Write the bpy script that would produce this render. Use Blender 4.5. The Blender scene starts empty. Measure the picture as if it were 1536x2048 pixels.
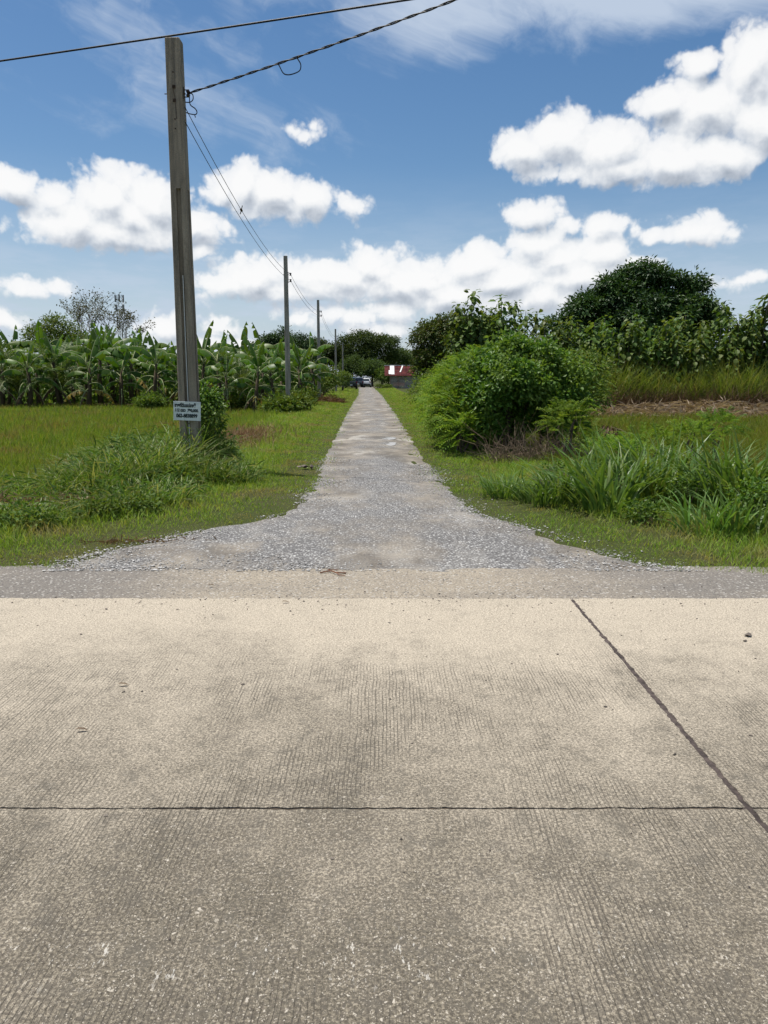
import bpy, math, random
import numpy as np
from mathutils import Vector

R = math.radians
rng = np.random.default_rng(7)
random.seed(7)
scene = bpy.context.scene
COL = scene.collection

# ------------------------------------------------------------------ camera
CAM_H = 1.65
PITCH = R(9.87)
F = 1540.0            # focal length for a frame 1536 x 2048
cam_d = bpy.data.cameras.new('camera')
cam_d.sensor_fit = 'VERTICAL'
cam_d.sensor_height = 36.0
cam_d.sensor_width = 27.0
cam_d.lens = F / 2048 * 36.0
cam_d.clip_start = 0.05
cam_d.clip_end = 12000
cam = bpy.data.objects.new('camera', cam_d)
cam.location = (0, 0, CAM_H)
cam.rotation_euler = (math.pi / 2 - PITCH, 0, 0)
COL.objects.link(cam)
scene.camera = cam

# ------------------------------------------------------------------ survey: bearings of the place as seen from the road
def bearing(px, py):
    a = (px - 768) / F
    b = (1024 - py) / F
    return Vector((a, math.cos(PITCH) + b * math.sin(PITCH), -math.sin(PITCH) + b * math.cos(PITCH)))

def gp(px, py, z=0.0):
    d = bearing(px, py)
    t = (z - CAM_H) / d.z
    return (d.x * t, d.y * t)

def at(px, py, D):
    d = bearing(px, py)
    t = D / d.y
    return Vector((d.x * t, D, CAM_H + d.z * t))

def azel(px, py):
    d = bearing(px, py).normalized()
    return math.atan2(d.x, d.y), math.asin(d.z)

# ------------------------------------------------------------------ world: daylight sky with cumulus
SUN = Vector((-0.27, 0.12, 0.955)).normalized()
SKY_STRENGTH = 0.090
SUN_STRENGTH = 5.0
scene.view_settings.view_transform = 'Standard'
scene.view_settings.look = 'None'
scene.view_settings.gamma = 1.0
scene.view_settings.exposure = 0.18
scene.view_settings.use_curve_mapping = False

class NT:
    """small node-tree writer"""
    def __init__(self, tree):
        self.t = tree
    def n(self, typ, **kw):
        nd = self.t.nodes.new(typ)
        for k, v in kw.items():
            setattr(nd, k, v)
        return nd
    def link(self, a, b):
        self.t.links.new(a, b)
    def put(self, sock, v):
        if isinstance(v, bpy.types.NodeSocket):
            self.t.links.new(v, sock)
        elif v is not None:
            sock.default_value = v
    def m(self, op, a, b=None, c=None, clamp=False):
        nd = self.n('ShaderNodeMath', operation=op)
        nd.use_clamp = clamp
        for i, v in enumerate((a, b, c)):
            if v is not None:
                self.put(nd.inputs[i], v)
        return nd.outputs[0]
    def v(self, op, a, b=None, c=None):
        nd = self.n('ShaderNodeVectorMath', operation=op)
        for i, v in enumerate((a, b, c)):
            if v is not None:
                self.put(nd.inputs[i], v)
        return nd.outputs['Value'] if op in ('DOT_PRODUCT', 'LENGTH') else nd.outputs[0]
    def noise(self, vec, scale, detail=4, rough=0.55, dist=0.0, dim='3D'):
        nd = self.n('ShaderNodeTexNoise', noise_dimensions=dim)
        self.put(nd.inputs['Vector'], vec)
        self.put(nd.inputs['Scale'], scale)
        nd.inputs['Detail'].default_value = detail
        nd.inputs['Roughness'].default_value = rough
        nd.inputs['Distortion'].default_value = dist
        return nd.outputs[0]
    def vor(self, vec, scale, out='Distance', feature='F1', rand=1.0, dim='3D'):
        nd = self.n('ShaderNodeTexVoronoi', feature=feature, voronoi_dimensions=dim)
        self.put(nd.inputs['Vector'], vec)
        nd.inputs['Scale'].default_value = scale
        nd.inputs['Randomness'].default_value = rand
        return nd.outputs[out]
    def ss(self, x, lo, hi, a=0.0, b=1.0):
        nd = self.n('ShaderNodeMapRange', interpolation_type='SMOOTHSTEP')
        self.put(nd.inputs[0], x)
        for i, v in enumerate((lo, hi, a, b)):
            self.put(nd.inputs[i + 1], v)
        return nd.outputs[0]
    def lin(self, x, lo, hi, a=0.0, b=1.0):
        nd = self.n('ShaderNodeMapRange')
        self.put(nd.inputs[0], x)
        for i, v in enumerate((lo, hi, a, b)):
            self.put(nd.inputs[i + 1], v)
        return nd.outputs[0]
    def ramp(self, x, stops, interp='LINEAR'):
        nd = self.n('ShaderNodeValToRGB')
        cr = nd.color_ramp
        cr.interpolation = interp
        while len(cr.elements) < len(stops):
            cr.elements.new(0.5)
        for e, (p, c) in zip(cr.elements, stops):
            e.position = p
            e.color = (*c[:3], 1)
        self.put(nd.inputs[0], x)
        return nd.outputs[0]
    def mix(self, f, a, b, mode='MIX'):
        nd = self.n('ShaderNodeMix', data_type='RGBA', blend_type=mode)
        self.put(nd.inputs[0], f)
        for i, v in ((6, a), (7, b)):
            if isinstance(v, bpy.types.NodeSocket):
                self.link(v, nd.inputs[i])
            else:
                nd.inputs[i].default_value = (*v[:3], 1)
        return nd.outputs[2]
    def map(self, vec, scale=(1, 1, 1), loc=(0, 0, 0), rot=(0, 0, 0)):
        nd = self.n('ShaderNodeMapping')
        self.put(nd.inputs[0], vec)
        nd.inputs['Scale'].default_value = scale
        nd.inputs['Location'].default_value = loc
        nd.inputs['Rotation'].default_value = rot
        return nd.outputs[0]

# cloud bodies: bearing of the centre and half-extents, all in degrees-like units of the frame
CLOUDS = [
    # large heap on the left
    (150, 445, 100, 42), (215, 395, 80, 68), (262, 430, 90, 60), (305, 410, 62, 62), (395, 455, 75, 32), (240, 468, 190, 34),
    (25, 368, 62, 38), (95, 395, 45, 25), (275, 495, 22, 11), (405, 505, 38, 17),
    # heap beside the pole
    (490, 372, 52, 55), (545, 392, 78, 46), (612, 398, 52, 44), (445, 378, 42, 32), (560, 418, 105, 26),
    (708, 416, 30, 22), (606, 262, 32, 13), (582, 256, 22, 9), (612, 246, 14, 7),
    # big right-hand cloud
    (1130, 282, 95, 58), (1210, 300, 115, 66), (1050, 298, 72, 42), (1330, 322, 120, 48), (1440, 318, 95, 46), (1240, 335, 190, 34),
    (1330, 205, 85, 40), (1420, 215, 120, 62), (1505, 135, 75, 90), (1530, 240, 90, 70), (1400, 120, 45, 30),
    # small ones under it
    (1068, 432, 58, 32), (1120, 450, 35, 16), (1212, 451, 52, 21), (1275, 455, 22, 12), (1385, 460, 55, 24), (1430, 465, 50, 17), (1318, 462, 30, 14),
    # low bank along the horizon
    (738, 525, 62, 36), (860, 528, 32, 18), (690, 555, 90, 34), (600, 545, 60, 30), (505, 555, 75, 40), (450, 572, 58, 26),
    (780, 570, 90, 34), (960, 530, 70, 38), (1062, 488, 66, 32), (1205, 502, 66, 36), (1010, 560, 110, 44), (1160, 545, 120, 40), (1275, 530, 40, 22), (900, 590, 120, 36),
    (1090, 590, 110, 32), (560, 582, 120, 22), (330, 652, 62, 24), (450, 655, 40, 12), (610, 645, 30, 12), (420, 690, 110, 14), (520, 690, 40, 12), (700, 630, 120, 18),
    (770, 620, 60, 16), (640, 575, 150, 30), (850, 560, 120, 34), (1000, 600, 150, 26), (760, 545, 70, 30), (1120, 510, 110, 34), (60, 575, 95, 16), (20, 640, 40, 16), (750, 660, 70, 14), (1150, 620, 40, 18), (1480, 560, 60, 8),
]

def build_world():
    w = bpy.data.worlds.new('World')
    scene.world = w
    w.use_nodes = True
    w.cycles.sampling_method = 'MANUAL'
    w.cycles.sample_map_resolution = 512
    t = w.node_tree
    t.nodes.clear()
    k = NT(t)
    sky = k.n('ShaderNodeTexSky', sky_type='NISHITA')
    sky.sun_disc = False
    sky.sun_elevation = math.asin(SUN.z)
    sky.sun_rotation = math.atan2(SUN.x, SUN.y)
    sky.altitude = 10
    sky.air_density = 1.0
    sky.dust_density = 0.6
    sky.ozone_density = 1.0
    # group: cloud thickness at a bearing; S is the smooth body, D carries the puffs
    g = bpy.data.node_groups.new('cumulus', 'ShaderNodeTree')
    g.interface.new_socket('P', in_out='INPUT', socket_type='NodeSocketVector')
    g.interface.new_socket('D', in_out='OUTPUT', socket_type='NodeSocketFloat')
    g.interface.new_socket('S', in_out='OUTPUT', socket_type='NodeSocketFloat')
    h = NT(g)
    gi = h.n('NodeGroupInput').outputs[0]
    wn = h.n('ShaderNodeTexNoise', noise_dimensions='2D')
    h.put(wn.inputs['Vector'], gi)
    wn.inputs['Scale'].default_value = 15
    wn.inputs['Detail'].default_value = 2
    wv = h.v('MULTIPLY', h.v('SUBTRACT', wn.outputs['Color'], (0.5, 0.5, 0.5)), (0.034, 0.020, 0.0))
    p = h.v('ADD', gi, wv)
    f = None
    for (cx, cy, rx, ry) in CLOUDS:
        a, e = azel(cx, cy)
        rx, ry = rx * 1.06 + 6, ry * 1.10 + 6
        a1, _ = azel(cx + rx, cy)
        _, e1 = azel(cx, cy - ry)
        ix, iy = 1 / abs(a1 - a), 1 / abs(e1 - e)
        u = h.v('MULTIPLY_ADD', p, (ix, iy, 0), (-a * ix, -e * iy, 0))
        big = min(1.5, max(0.42, ry / 34))
        d = h.m('MULTIPLY_ADD', h.v('LENGTH', u), -big * 1.35, big * 1.35)
        f = d if f is None else h.m('SMOOTH_MAX', f, d, 0.22) if ry > 26 else h.m('MAXIMUM', f, d)
    f = h.m('MAXIMUM', f, -2.2)
    # cauliflower detail: rounded puffs with creases between
    p2 = h.v('ADD', gi, h.v('MULTIPLY', wv, (0.35, 0.35, 0)))
    b1 = h.m('ABSOLUTE', h.m('MULTIPLY_ADD', h.noise(p2, 20, 1, 0.5, dim='2D'), 2.0, -1.0))
    b2 = h.m('ABSOLUTE', h.m('MULTIPLY_ADD', h.noise(p2, 48, 2.5, 0.6, dim='2D'), 2.0, -1.0))
    b3 = h.noise(gi, 100, 4, 0.55, dim='2D')
    det = h.m('MULTIPLY_ADD', b1, 1.15, h.m('MULTIPLY_ADD', b2, 0.70, h.m('MULTIPLY', b3, 0.50)))
    D = h.m('ADD', f, h.m('SUBTRACT', det, 0.62))
    go = h.n('NodeGroupOutput')
    h.link(D, go.inputs[0])
    h.link(f, go.inputs[1])

    tc = k.n('ShaderNodeTexCoord').outputs['Generated']
    nrm = k.v('NORMALIZE', tc)
    s = k.n('ShaderNodeSeparateXYZ')
    k.link(nrm, s.inputs[0])
    az = k.m('ARCTAN2', s.outputs[0], s.outputs[1])
    el = k.m('ARCSINE', s.outputs[2])
    cb = k.n('ShaderNodeCombineXYZ')
    k.link(az, cb.inputs[0])
    k.link(el, cb.inputs[1])
    P = cb.outputs[0]
    def dens(vec):
        nd = k.n('ShaderNodeGroup')
        nd.node_tree = g
        k.link(vec, nd.inputs[0])
        return nd.outputs[0], nd.outputs[1]
    d0, s0 = dens(P)
    d1, s1 = dens(k.v('ADD', P, (-0.006, 0.016, 0)))
    alpha = k.ss(d0, -0.20, 0.52)
    puff = k.m('SUBTRACT', d0, d1)                      # lit on the sun's side
    body = k.m('SUBTRACT', s0, s1)                      # grey underneath
    lit = k.m('ADD', k.m('MULTIPLY_ADD', k.m('SUBTRACT', puff, body), 0.32, 0.80), k.m('MULTIPLY', body, 0.60))
    lit = k.m('SUBTRACT', lit, k.ss(s0, 0.2, 1.3, 0.0, 0.10))
    ccol = k.ramp(lit, [(0.0, (0.34, 0.38, 0.44)), (0.30, (0.48, 0.52, 0.58)), (0.52, (0.64, 0.67, 0.71)), (0.76, (0.80, 0.81, 0.82)), (1.0, (0.86, 0.86, 0.86))])
    # thin high cloud, streaked
    rot = k.map(P, (1, 1, 1), (0, 0, 0), (0, 0, R(18)))
    warp = k.noise(P, 5.0, 3, dim='2D')
    st = k.n('ShaderNodeCombineXYZ')
    sp = k.n('ShaderNodeSeparateXYZ')
    k.link(rot, sp.inputs[0])
    k.link(k.m('MULTIPLY_ADD', warp, 1.4, k.m('MULTIPLY', sp.outputs[0], 3.0)), st.inputs[0])
    k.link(k.m('MULTIPLY', sp.outputs[1], 11.0), st.inputs[1])
    ci = k.noise(st.outputs[0], 1.0, 6, 0.62, dim='2D')
    big = k.noise(k.map(P, (1, 1, 1), (3.1, 0.7, 0)), 3.2, 2, 0.5, dim='2D')
    cover = k.m('ADD', k.ss(el, 0.31, 0.44, 0.0, 0.20), k.m('MULTIPLY', k.ss(az, -0.10, 0.10, 0.0, 0.42), k.ss(el, 0.32, 0.42)))
    cirr = k.ss(k.m('ADD', k.m('MULTIPLY_ADD', big, 0.6, -0.30), k.m('ADD', ci, cover)), 0.52, 0.98, 0.0, 0.9)
    # far cloud and moist air merge towards the horizon
    low = k.noise(k.map(P, (9, 40, 1)), 1.0, 5, 0.6, dim='2D')
    lowa = k.m('MULTIPLY', k.ss(el, 0.26, 0.03, 0.0, 1.0), k.ss(low, 0.38, 0.66, 0.62, 0.95))
    thin = k.m('MAXIMUM', cirr, lowa)
    thick = k.ss(d0, 0.1, 1.2)
    b_sky = k.n('ShaderNodeBackground')
    hs = k.n('ShaderNodeHueSaturation')
    hs.inputs['Saturation'].default_value = 1.26
    k.link(sky.outputs[0], hs.inputs['Color'])
    k.link(hs.outputs[0], b_sky.inputs[0])
    b_sky.inputs[1].default_value = SKY_STRENGTH
    b_thin = k.n('ShaderNodeBackground')
    b_thin.inputs[0].default_value = (0.49, 0.57, 0.69, 1)
    b_cl = k.n('ShaderNodeBackground')
    k.link(ccol, b_cl.inputs[0])
    m1 = k.n('ShaderNodeMixShader')
    k.link(thin, m1.inputs[0])
    k.link(b_sky.outputs[0], m1.inputs[1])
    k.link(b_thin.outputs[0], m1.inputs[2])
    m2 = k.n('ShaderNodeMixShader')
    k.link(k.m('MULTIPLY', alpha, k.m('MULTIPLY_ADD', thick, 0.12, 0.86)), m2.inputs[0])
    k.link(m1.outputs[0], m2.inputs[1])
    k.link(b_cl.outputs[0], m2.inputs[2])
    # the same kind of sky all round and overhead
    gn = k.noise(k.map(P, (3.2, 7.0, 1)), 1.0, 3, 0.5, dim='2D')
    b_gen = k.n('ShaderNodeBackground')
    b_gen.inputs[0].default_value = (0.74, 0.75, 0.77, 1)
    m3 = k.n('ShaderNodeMixShader')
    k.link(k.ss(gn, 0.54, 0.64, 0.0, 0.92), m3.inputs[0])
    k.link(b_sky.outputs[0], m3.inputs[1])
    k.link(b_gen.outputs[0], m3.inputs[2])
    side = k.m('MAXIMUM', k.ss(k.m('ABSOLUTE', az), 0.62, 0.74), k.ss(el, 0.54, 0.64))
    side = k.m('MAXIMUM', side, k.m('LESS_THAN', el, -0.02))
    m4 = k.n('ShaderNodeMixShader')
    k.link(side, m4.inputs[0])
    k.link(m2.outputs[0], m4.inputs[1])
    k.link(m3.outputs[0], m4.inputs[2])
    out = k.n('ShaderNodeOutputWorld')
    k.link(m4.outputs[0], out.inputs[0])

build_world()
sun_d = bpy.data.lights.new('sun', 'SUN')
sun_d.energy = SUN_STRENGTH
sun_d.angle = R(0.53)
sun_d.color = (1.0, 0.955, 0.88)
sun = bpy.data.objects.new('sun', sun_d)
sun.rotation_euler = SUN.to_track_quat('Z', 'Y').to_euler()
sun.location = (-20, 10, 60)
COL.objects.link(sun)
scene.cycles.use_denoising = True
scene.cycles.use_adaptive_sampling = True
scene.cycles.adaptive_threshold = 0.015
scene.cycles.max_bounces = 5
scene.cycles.diffuse_bounces = 3
scene.cycles.glossy_bounces = 2
scene.cycles.transparent_max_bounces = 6
scene.cycles.caustics_reflective = False
scene.cycles.caustics_refractive = False

# ------------------------------------------------------------------ object helpers
def link(o, parent=None):
    COL.objects.link(o)
    if parent is not None:
        o.parent = parent
    return o

def tag(o, label=None, cat=None, group=None, kind=None):
    if label: o['label'] = label
    if cat: o['category'] = cat
    if group: o['group'] = group
    if kind: o['kind'] = kind
    return o

def empty(name, loc=(0, 0, 0), rz=0.0):
    o = bpy.data.objects.new(name, None)
    o.empty_display_size = 0.2
    o.location = loc
    o.rotation_euler = (0, 0, rz)
    return link(o)

def np_mesh(name, V, T, mats, midx=None, smooth=False):
    """mesh from an (n,3) vertex array and an (m,3) or (m,4) face array"""
    V = np.ascontiguousarray(V, dtype=np.float32)
    T = np.ascontiguousarray(T, dtype=np.int32)
    k = T.shape[1]
    me = bpy.data.meshes.new(name)
    me.vertices.add(len(V))
    me.vertices.foreach_set('co', V.ravel())
    me.loops.add(T.size)
    me.loops.foreach_set('vertex_index', T.ravel())
    me.polygons.add(len(T))
    me.polygons.foreach_set('loop_start', np.arange(0, T.size, k, dtype=np.int32))
    me.polygons.foreach_set('loop_total', np.full(len(T), k, dtype=np.int32))
    if midx is not None:
        me.polygons.foreach_set('material_index', np.asarray(midx, dtype=np.int32))
    me.update(calc_edges=True)
    me.polygons.foreach_set('use_smooth', np.full(len(T), smooth, dtype=bool))
    for m in (mats if isinstance(mats, (list, tuple)) else [mats]):
        me.materials.append(m)
    return me

def np_obj(name, V, T, mats, parent=None, midx=None, smooth=False, loc=None):
    o = bpy.data.objects.new(name, np_mesh(name, V, T, mats, midx, smooth))
    if loc is not None: o.location = loc
    return link(o, parent)

class MB:
    """collects simple solids, builds ONE mesh"""
    def __init__(self):
        self.v, self.f, self.mi = [], [], []
    def add(self, vs, fs, mi=0):
        o = len(self.v)
        self.v += [tuple(p) for p in vs]
        self.f += [tuple(i + o for i in f) for f in fs]
        self.mi += [mi] * len(fs)
        return self
    def box(self, c, s, mi=0, taper=1.0, rz=0.0):
        x, y, z = s[0] / 2, s[1] / 2, s[2] / 2
        vs = []
        for sz, tp in ((-1, 1.0), (1, taper)):
            for sx, sy in ((-1, -1), (1, -1), (1, 1), (-1, 1)):
                px, py = sx * x * tp, sy * y * tp
                if rz:
                    px, py = px * math.cos(rz) - py * math.sin(rz), px * math.sin(rz) + py * math.cos(rz)
                vs.append((c[0] + px, c[1] + py, c[2] + sz * z))
        return self.add(vs, [(3, 2, 1, 0), (4, 5, 6, 7), (0, 1, 5, 4), (1, 2, 6, 5), (2, 3, 7, 6), (3, 0, 4, 7)], mi)
    def tube(self, pts, r, n=8, mi=0, cap=True):
        pts = [Vector(p) for p in pts]
        rs = r if isinstance(r, (list, tuple, np.ndarray)) else [r] * len(pts)
        vs, fs = [], []
        ref = None
        for i, p in enumerate(pts):
            t = (pts[min(i + 1, len(pts) - 1)] - pts[max(i - 1, 0)]).normalized()
            if ref is None:
                ref = t.orthogonal().normalized()
            ref = (ref - t * ref.dot(t))
            ref = ref.normalized() if ref.length > 1e-6 else t.orthogonal().normalized()
            b = t.cross(ref)
            for k in range(n):
                a = 2 * math.pi * k / n
                vs.append(p + (ref * math.cos(a) + b * math.sin(a)) * rs[i])
        for i in range(len(pts) - 1):
            for k in range(n):
                k2 = (k + 1) % n
                fs.append((i * n + k, i * n + k2, (i + 1) * n + k2, (i + 1) * n + k))
        if cap:
            fs.append(tuple(range(n))[::-1])
            fs.append(tuple((len(pts) - 1) * n + k for k in range(n)))
        return self.add(vs, fs, mi)
    def loft(self, rings, mi=0, cap=True):
        n = len(rings[0])
        vs = [p for r in rings for p in r]
        fs = []
        for i in range(len(rings) - 1):
            for k in range(n):
                k2 = (k + 1) % n
                fs.append((i * n + k, i * n + k2, (i + 1) * n + k2, (i + 1) * n + k))
        if cap:
            fs.append(tuple(range(n))[::-1])
            fs.append(tuple((len(rings) - 1) * n + k for k in range(n)))
        return self.add(vs, fs, mi)
    def mesh(self, name, mats, smooth=False):
        me = bpy.data.meshes.new(name)
        me.from_pydata(self.v, [], self.f)
        for m in (mats if isinstance(mats, (list, tuple)) else [mats]):
            me.materials.append(m)
        me.polygons.foreach_set('material_index', np.array(self.mi, dtype=np.int32))
        me.polygons.foreach_set('use_smooth', np.full(len(self.f), smooth, dtype=bool))
        me.update()
        return me
    def build(self, name, mats, parent=None, smooth=False, loc=None):
        o = bpy.data.objects.new(name, self.mesh(name, mats, smooth))
        if loc is not None: o.location = loc
        return link(o, parent)

def smoothen(o, angle=40):
    me = o.data
    me.polygons.foreach_set('use_smooth', np.full(len(me.polygons), True, dtype=bool))
    me.set_sharp_from_angle(angle=R(angle))

def copy_part(o, parent, loc=None, rot=None, scale=None):
    c = o.copy()
    COL.objects.link(c)
    c.parent = parent
    if loc is not None: c.location = loc
    if rot is not None: c.rotation_euler = rot
    if scale is not None: c.scale = scale if isinstance(scale, (tuple, list)) else (scale,) * 3
    return c

def share(name, me, parent=None, loc=(0, 0, 0), rot=(0, 0, 0), scale=1.0):
    o = bpy.data.objects.new(name, me)
    o.location = loc
    o.rotation_euler = rot
    o.scale = scale if isinstance(scale, (tuple, list)) else (scale,) * 3
    return link(o, parent)

# ------------------------------------------------------------------ materials
def new_mat(name):
    m = bpy.data.materials.new(name)
    m.use_nodes = True
    m.node_tree.nodes.clear()
    k = NT(m.node_tree)
    out = k.n('ShaderNodeOutputMaterial')
    return m, k, out

def principled(k, out, col, rough=0.7, spec=0.3, metal=0.0, bump=None, bump_d=0.01, bump_s=1.0, coat=0.0):
    b = k.n('ShaderNodeBsdfPrincipled')
    if isinstance(col, bpy.types.NodeSocket):
        k.link(col, b.inputs['Base Color'])
    else:
        b.inputs['Base Color'].default_value = (*col[:3], 1)
    k.put(b.inputs['Roughness'], rough)
    b.inputs['Specular IOR Level'].default_value = spec
    b.inputs['Metallic'].default_value = metal
    b.inputs['Coat Weight'].default_value = coat
    if bump is not None:
        bp = k.n('ShaderNodeBump')
        bp.inputs['Distance'].default_value = bump_d
        bp.inputs['Strength'].default_value = bump_s
        k.link(bump, bp.inputs['Height'])
        k.link(bp.outputs[0], b.inputs['Normal'])
    k.link(b.outputs[0], out.inputs[0])
    return b

def simple(name, col, rough=0.6, spec=0.4, metal=0.0, var=0.15, scale=6.0, coat=0.0):
    m, k, out = new_mat(name)
    g = k.n('ShaderNodeNewGeometry').outputs['Position']
    nz = k.noise(g, scale, 5)
    c = k.mix(k.ss(nz, 0.3, 0.7), tuple(v * (1 - var) for v in col), tuple(min(1, v * (1 + var)) for v in col))
    principled(k, out, c, rough, spec, metal, coat=coat)
    return m

def leaf_mat(name, cols, trans=0.30, rough=0.48, spec=0.35, patch=None, tint=(1.25, 1.15, 0.5)):
    """foliage: each leaf or blade takes its own colour; patch = (scale, colour, lo, hi) mixes in another colour over areas"""
    m, k, out = new_mat(name)
    g = k.n('ShaderNodeNewGeometry')
    n = len(cols)
    c = k.ramp(g.outputs['Random Per Island'], [(i / max(1, n - 1), cc) for i, cc in enumerate(cols)])
    if patch:
        nz = k.noise(g.outputs['Position'], patch[0], 4, 0.6)
        c = k.mix(k.ss(nz, patch[2], patch[3]), c, patch[1])
    oi = k.n('ShaderNodeObjectInfo').outputs['Random']
    hs = k.n('ShaderNodeHueSaturation')
    k.link(c, hs.inputs['Color'])
    k.put(hs.inputs['Value'], k.lin(oi, 0, 1, 0.85, 1.15))
    k.put(hs.inputs['Hue'], k.lin(oi, 0, 1, 0.49, 0.508))
    c = hs.outputs[0]
    b = principled(k, out, c, rough, spec)
    t = k.n('ShaderNodeBsdfTranslucent')
    k.link(k.mix(1.0, c, tint, 'MULTIPLY'), t.inputs[0])
    mx = k.n('ShaderNodeMixShader')
    mx.inputs[0].default_value = trans
    k.link(b.outputs[0], mx.inputs[1])
    k.link(t.outputs[0], mx.inputs[2])
    k.link(mx.outputs[0], out.inputs[0])
    return m

def mat_concrete():
    m, k, out = new_mat('road_concrete')
    P = k.n('ShaderNodeNewGeometry').outputs['Position']
    s = k.n('ShaderNodeSeparateXYZ')
    k.link(P, s.inputs[0])
    X, Y = s.outputs[0], s.outputs[1]
    big = k.noise(P, 0.75, 5, 0.6, dim='2D')
    mid = k.noise(P, 3.2, 6, 0.65, dim='2D')
    fine = k.noise(P, 88, 5, 0.78, dim='2D')
    vfine = k.noise(P, 240, 3, 0.75, dim='2D')
    # dust lies thick at the road edge, traffic has scoured the lane down to the stone
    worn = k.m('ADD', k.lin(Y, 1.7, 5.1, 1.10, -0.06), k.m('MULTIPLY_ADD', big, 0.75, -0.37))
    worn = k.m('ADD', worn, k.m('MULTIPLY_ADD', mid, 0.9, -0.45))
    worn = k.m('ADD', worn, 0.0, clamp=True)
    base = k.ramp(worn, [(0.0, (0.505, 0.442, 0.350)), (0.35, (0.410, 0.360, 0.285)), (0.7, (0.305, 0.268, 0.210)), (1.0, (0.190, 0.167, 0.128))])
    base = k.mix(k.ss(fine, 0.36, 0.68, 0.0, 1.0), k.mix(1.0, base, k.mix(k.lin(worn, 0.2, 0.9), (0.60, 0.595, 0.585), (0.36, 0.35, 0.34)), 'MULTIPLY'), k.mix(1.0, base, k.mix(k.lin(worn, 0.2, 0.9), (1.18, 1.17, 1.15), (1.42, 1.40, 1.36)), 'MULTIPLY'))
    # bleached streak where dust washed across, damp-dark mottling
    dark = k.noise(k.map(P, (1, 1, 1), (5.2, 1.1, 0)), 9.0, 6, 0.7, dim='2D')
    base = k.mix(k.m('MULTIPLY', k.ss(dark, 0.50, 0.72), k.lin(worn, 0.1, 0.8, 0.15, 0.75)), base, (0.115, 0.103, 0.082))
    # exposed stone chips of several sizes, lying under a skin of cement
    drk = None
    for sc_, hi, lo, th in ((60, 0.94, 0.16, 0.40), (120, 0.88, 0.30, 0.45), (210, 0.84, 0.34, 0.48)):
        vc = k.n('ShaderNodeTexVoronoi', voronoi_dimensions='2D')
        wn = k.n('ShaderNodeTexNoise', noise_dimensions='2D')
        k.link(P, wn.inputs['Vector'])
        wn.inputs['Scale'].default_value = sc_ * 0.9
        wn.inputs['Detail'].default_value = 0
        k.link(k.v('MULTIPLY_ADD', wn.outputs['Color'], (0.9 / sc_, 0.9 / sc_, 0), P), vc.inputs['Vector'])
        vc.inputs['Scale'].default_value = sc_
        sx = k.n('ShaderNodeSeparateColor')
        k.link(vc.outputs['Color'], sx.inputs[0])
        size = k.m('MULTIPLY', sx.outputs[1], th)
        inside = k.ss(k.m('SUBTRACT', size, vc.outputs['Distance']), -0.03, 0.03)
        pale = k.m('MULTIPLY', k.m('GREATER_THAN', sx.outputs[0], hi), inside)
        tone = k.mix(sx.outputs[2], (0.30, 0.26, 0.20), (0.54, 0.49, 0.41))
        base = k.mix(k.m('MULTIPLY', pale, k.lin(worn, 0.30, 0.95, 0.0, 0.8)), base, tone)
        d_ = k.m('MULTIPLY', k.m('LESS_THAN', sx.outputs[0], lo), k.ss(k.m('SUBTRACT', th, vc.outputs['Distance']), 0.0, 0.08))
        base = k.mix(k.m('MULTIPLY', d_, k.lin(worn, 0.1, 0.9, 0.28, 0.72)), base, (0.105, 0.092, 0.073))
        drk = d_ if drk is None else k.m('MAXIMUM', drk, d_)
    # pits
    pit = k.m('LESS_THAN', k.vor(P, 38, 'Distance', dim='2D'), 0.13)
    base = k.mix(k.m('MULTIPLY', pit, k.m('MULTIPLY', k.ss(k.noise(P, 2.1, 3, dim='2D'), 0.42, 0.62), 0.7)), base, (0.12, 0.10, 0.08))
    # combed grooves across the lane, evenly pitched, worn off in places
    wobx = k.m('MULTIPLY_ADD', k.noise(P, 2.2, 3, dim='2D'), 0.030, X)
    ph = k.m('MULTIPLY', wobx, 1 / 0.0175)
    row = k.m('FLOOR', ph)
    tri = k.m('ABSOLUTE', k.m('SUBTRACT', k.m('SUBTRACT', ph, row), 0.5))
    gx = k.n('ShaderNodeCombineXYZ')                      # every groove fades in and out along its own length
    k.link(k.m('MULTIPLY', row, 7.31), gx.inputs[0])
    k.link(k.m('MULTIPLY', Y, 3.4), gx.inputs[1])
    own = k.noise(gx.outputs[0], 1.0, 3, 0.65, dim='2D')
    wid = k.lin(own, 0.42, 0.70, 0.0, 0.20)
    line = k.ss(k.m('ADD', k.m('SUBTRACT', wid, tri), k.m('MULTIPLY_ADD', vfine, 0.26, -0.13)), -0.04, 0.07)
    gm = k.noise(k.map(P, (1.0, 0.7, 1), (2.2, 7.4, 0)), 1.5, 4, 0.6, dim='2D')
    lanes = k.m('MULTIPLY', k.ss(Y, 5.0, 3.7), k.ss(gm, 0.38, 0.62, 0.12, 1.0))
    gro = k.m('MULTIPLY', line, lanes)
    base = k.mix(k.m('MULTIPLY', gro, 0.66), base, (0.125, 0.108, 0.084))
    # last ragged flecks of a painted line
    band = k.m('MULTIPLY', k.ss(Y, 1.78, 1.90), k.ss(Y, 2.12, 1.98))
    fl = k.noise(k.map(P, (52, 20, 1)), 1.0, 4, 0.7, dim='2D')
    fleck = k.ss(k.m('ADD', fl, k.m('MULTIPLY_ADD', k.noise(k.map(P, (7, 3, 1)), 1.0, 2, dim='2D'), 0.30, -0.15)), 0.67, 0.72)
    base = k.mix(k.m('MULTIPLY', k.m('MULTIPLY', fleck, band), 0.7), base, (0.58, 0.55, 0.49))
    hgt = k.m('ADD', k.m('MULTIPLY', fine, 0.5), k.m('MULTIPLY', vfine, 0.35))
    hgt = k.m('SUBTRACT', hgt, k.m('MULTIPLY', gro, 1.0))
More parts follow.
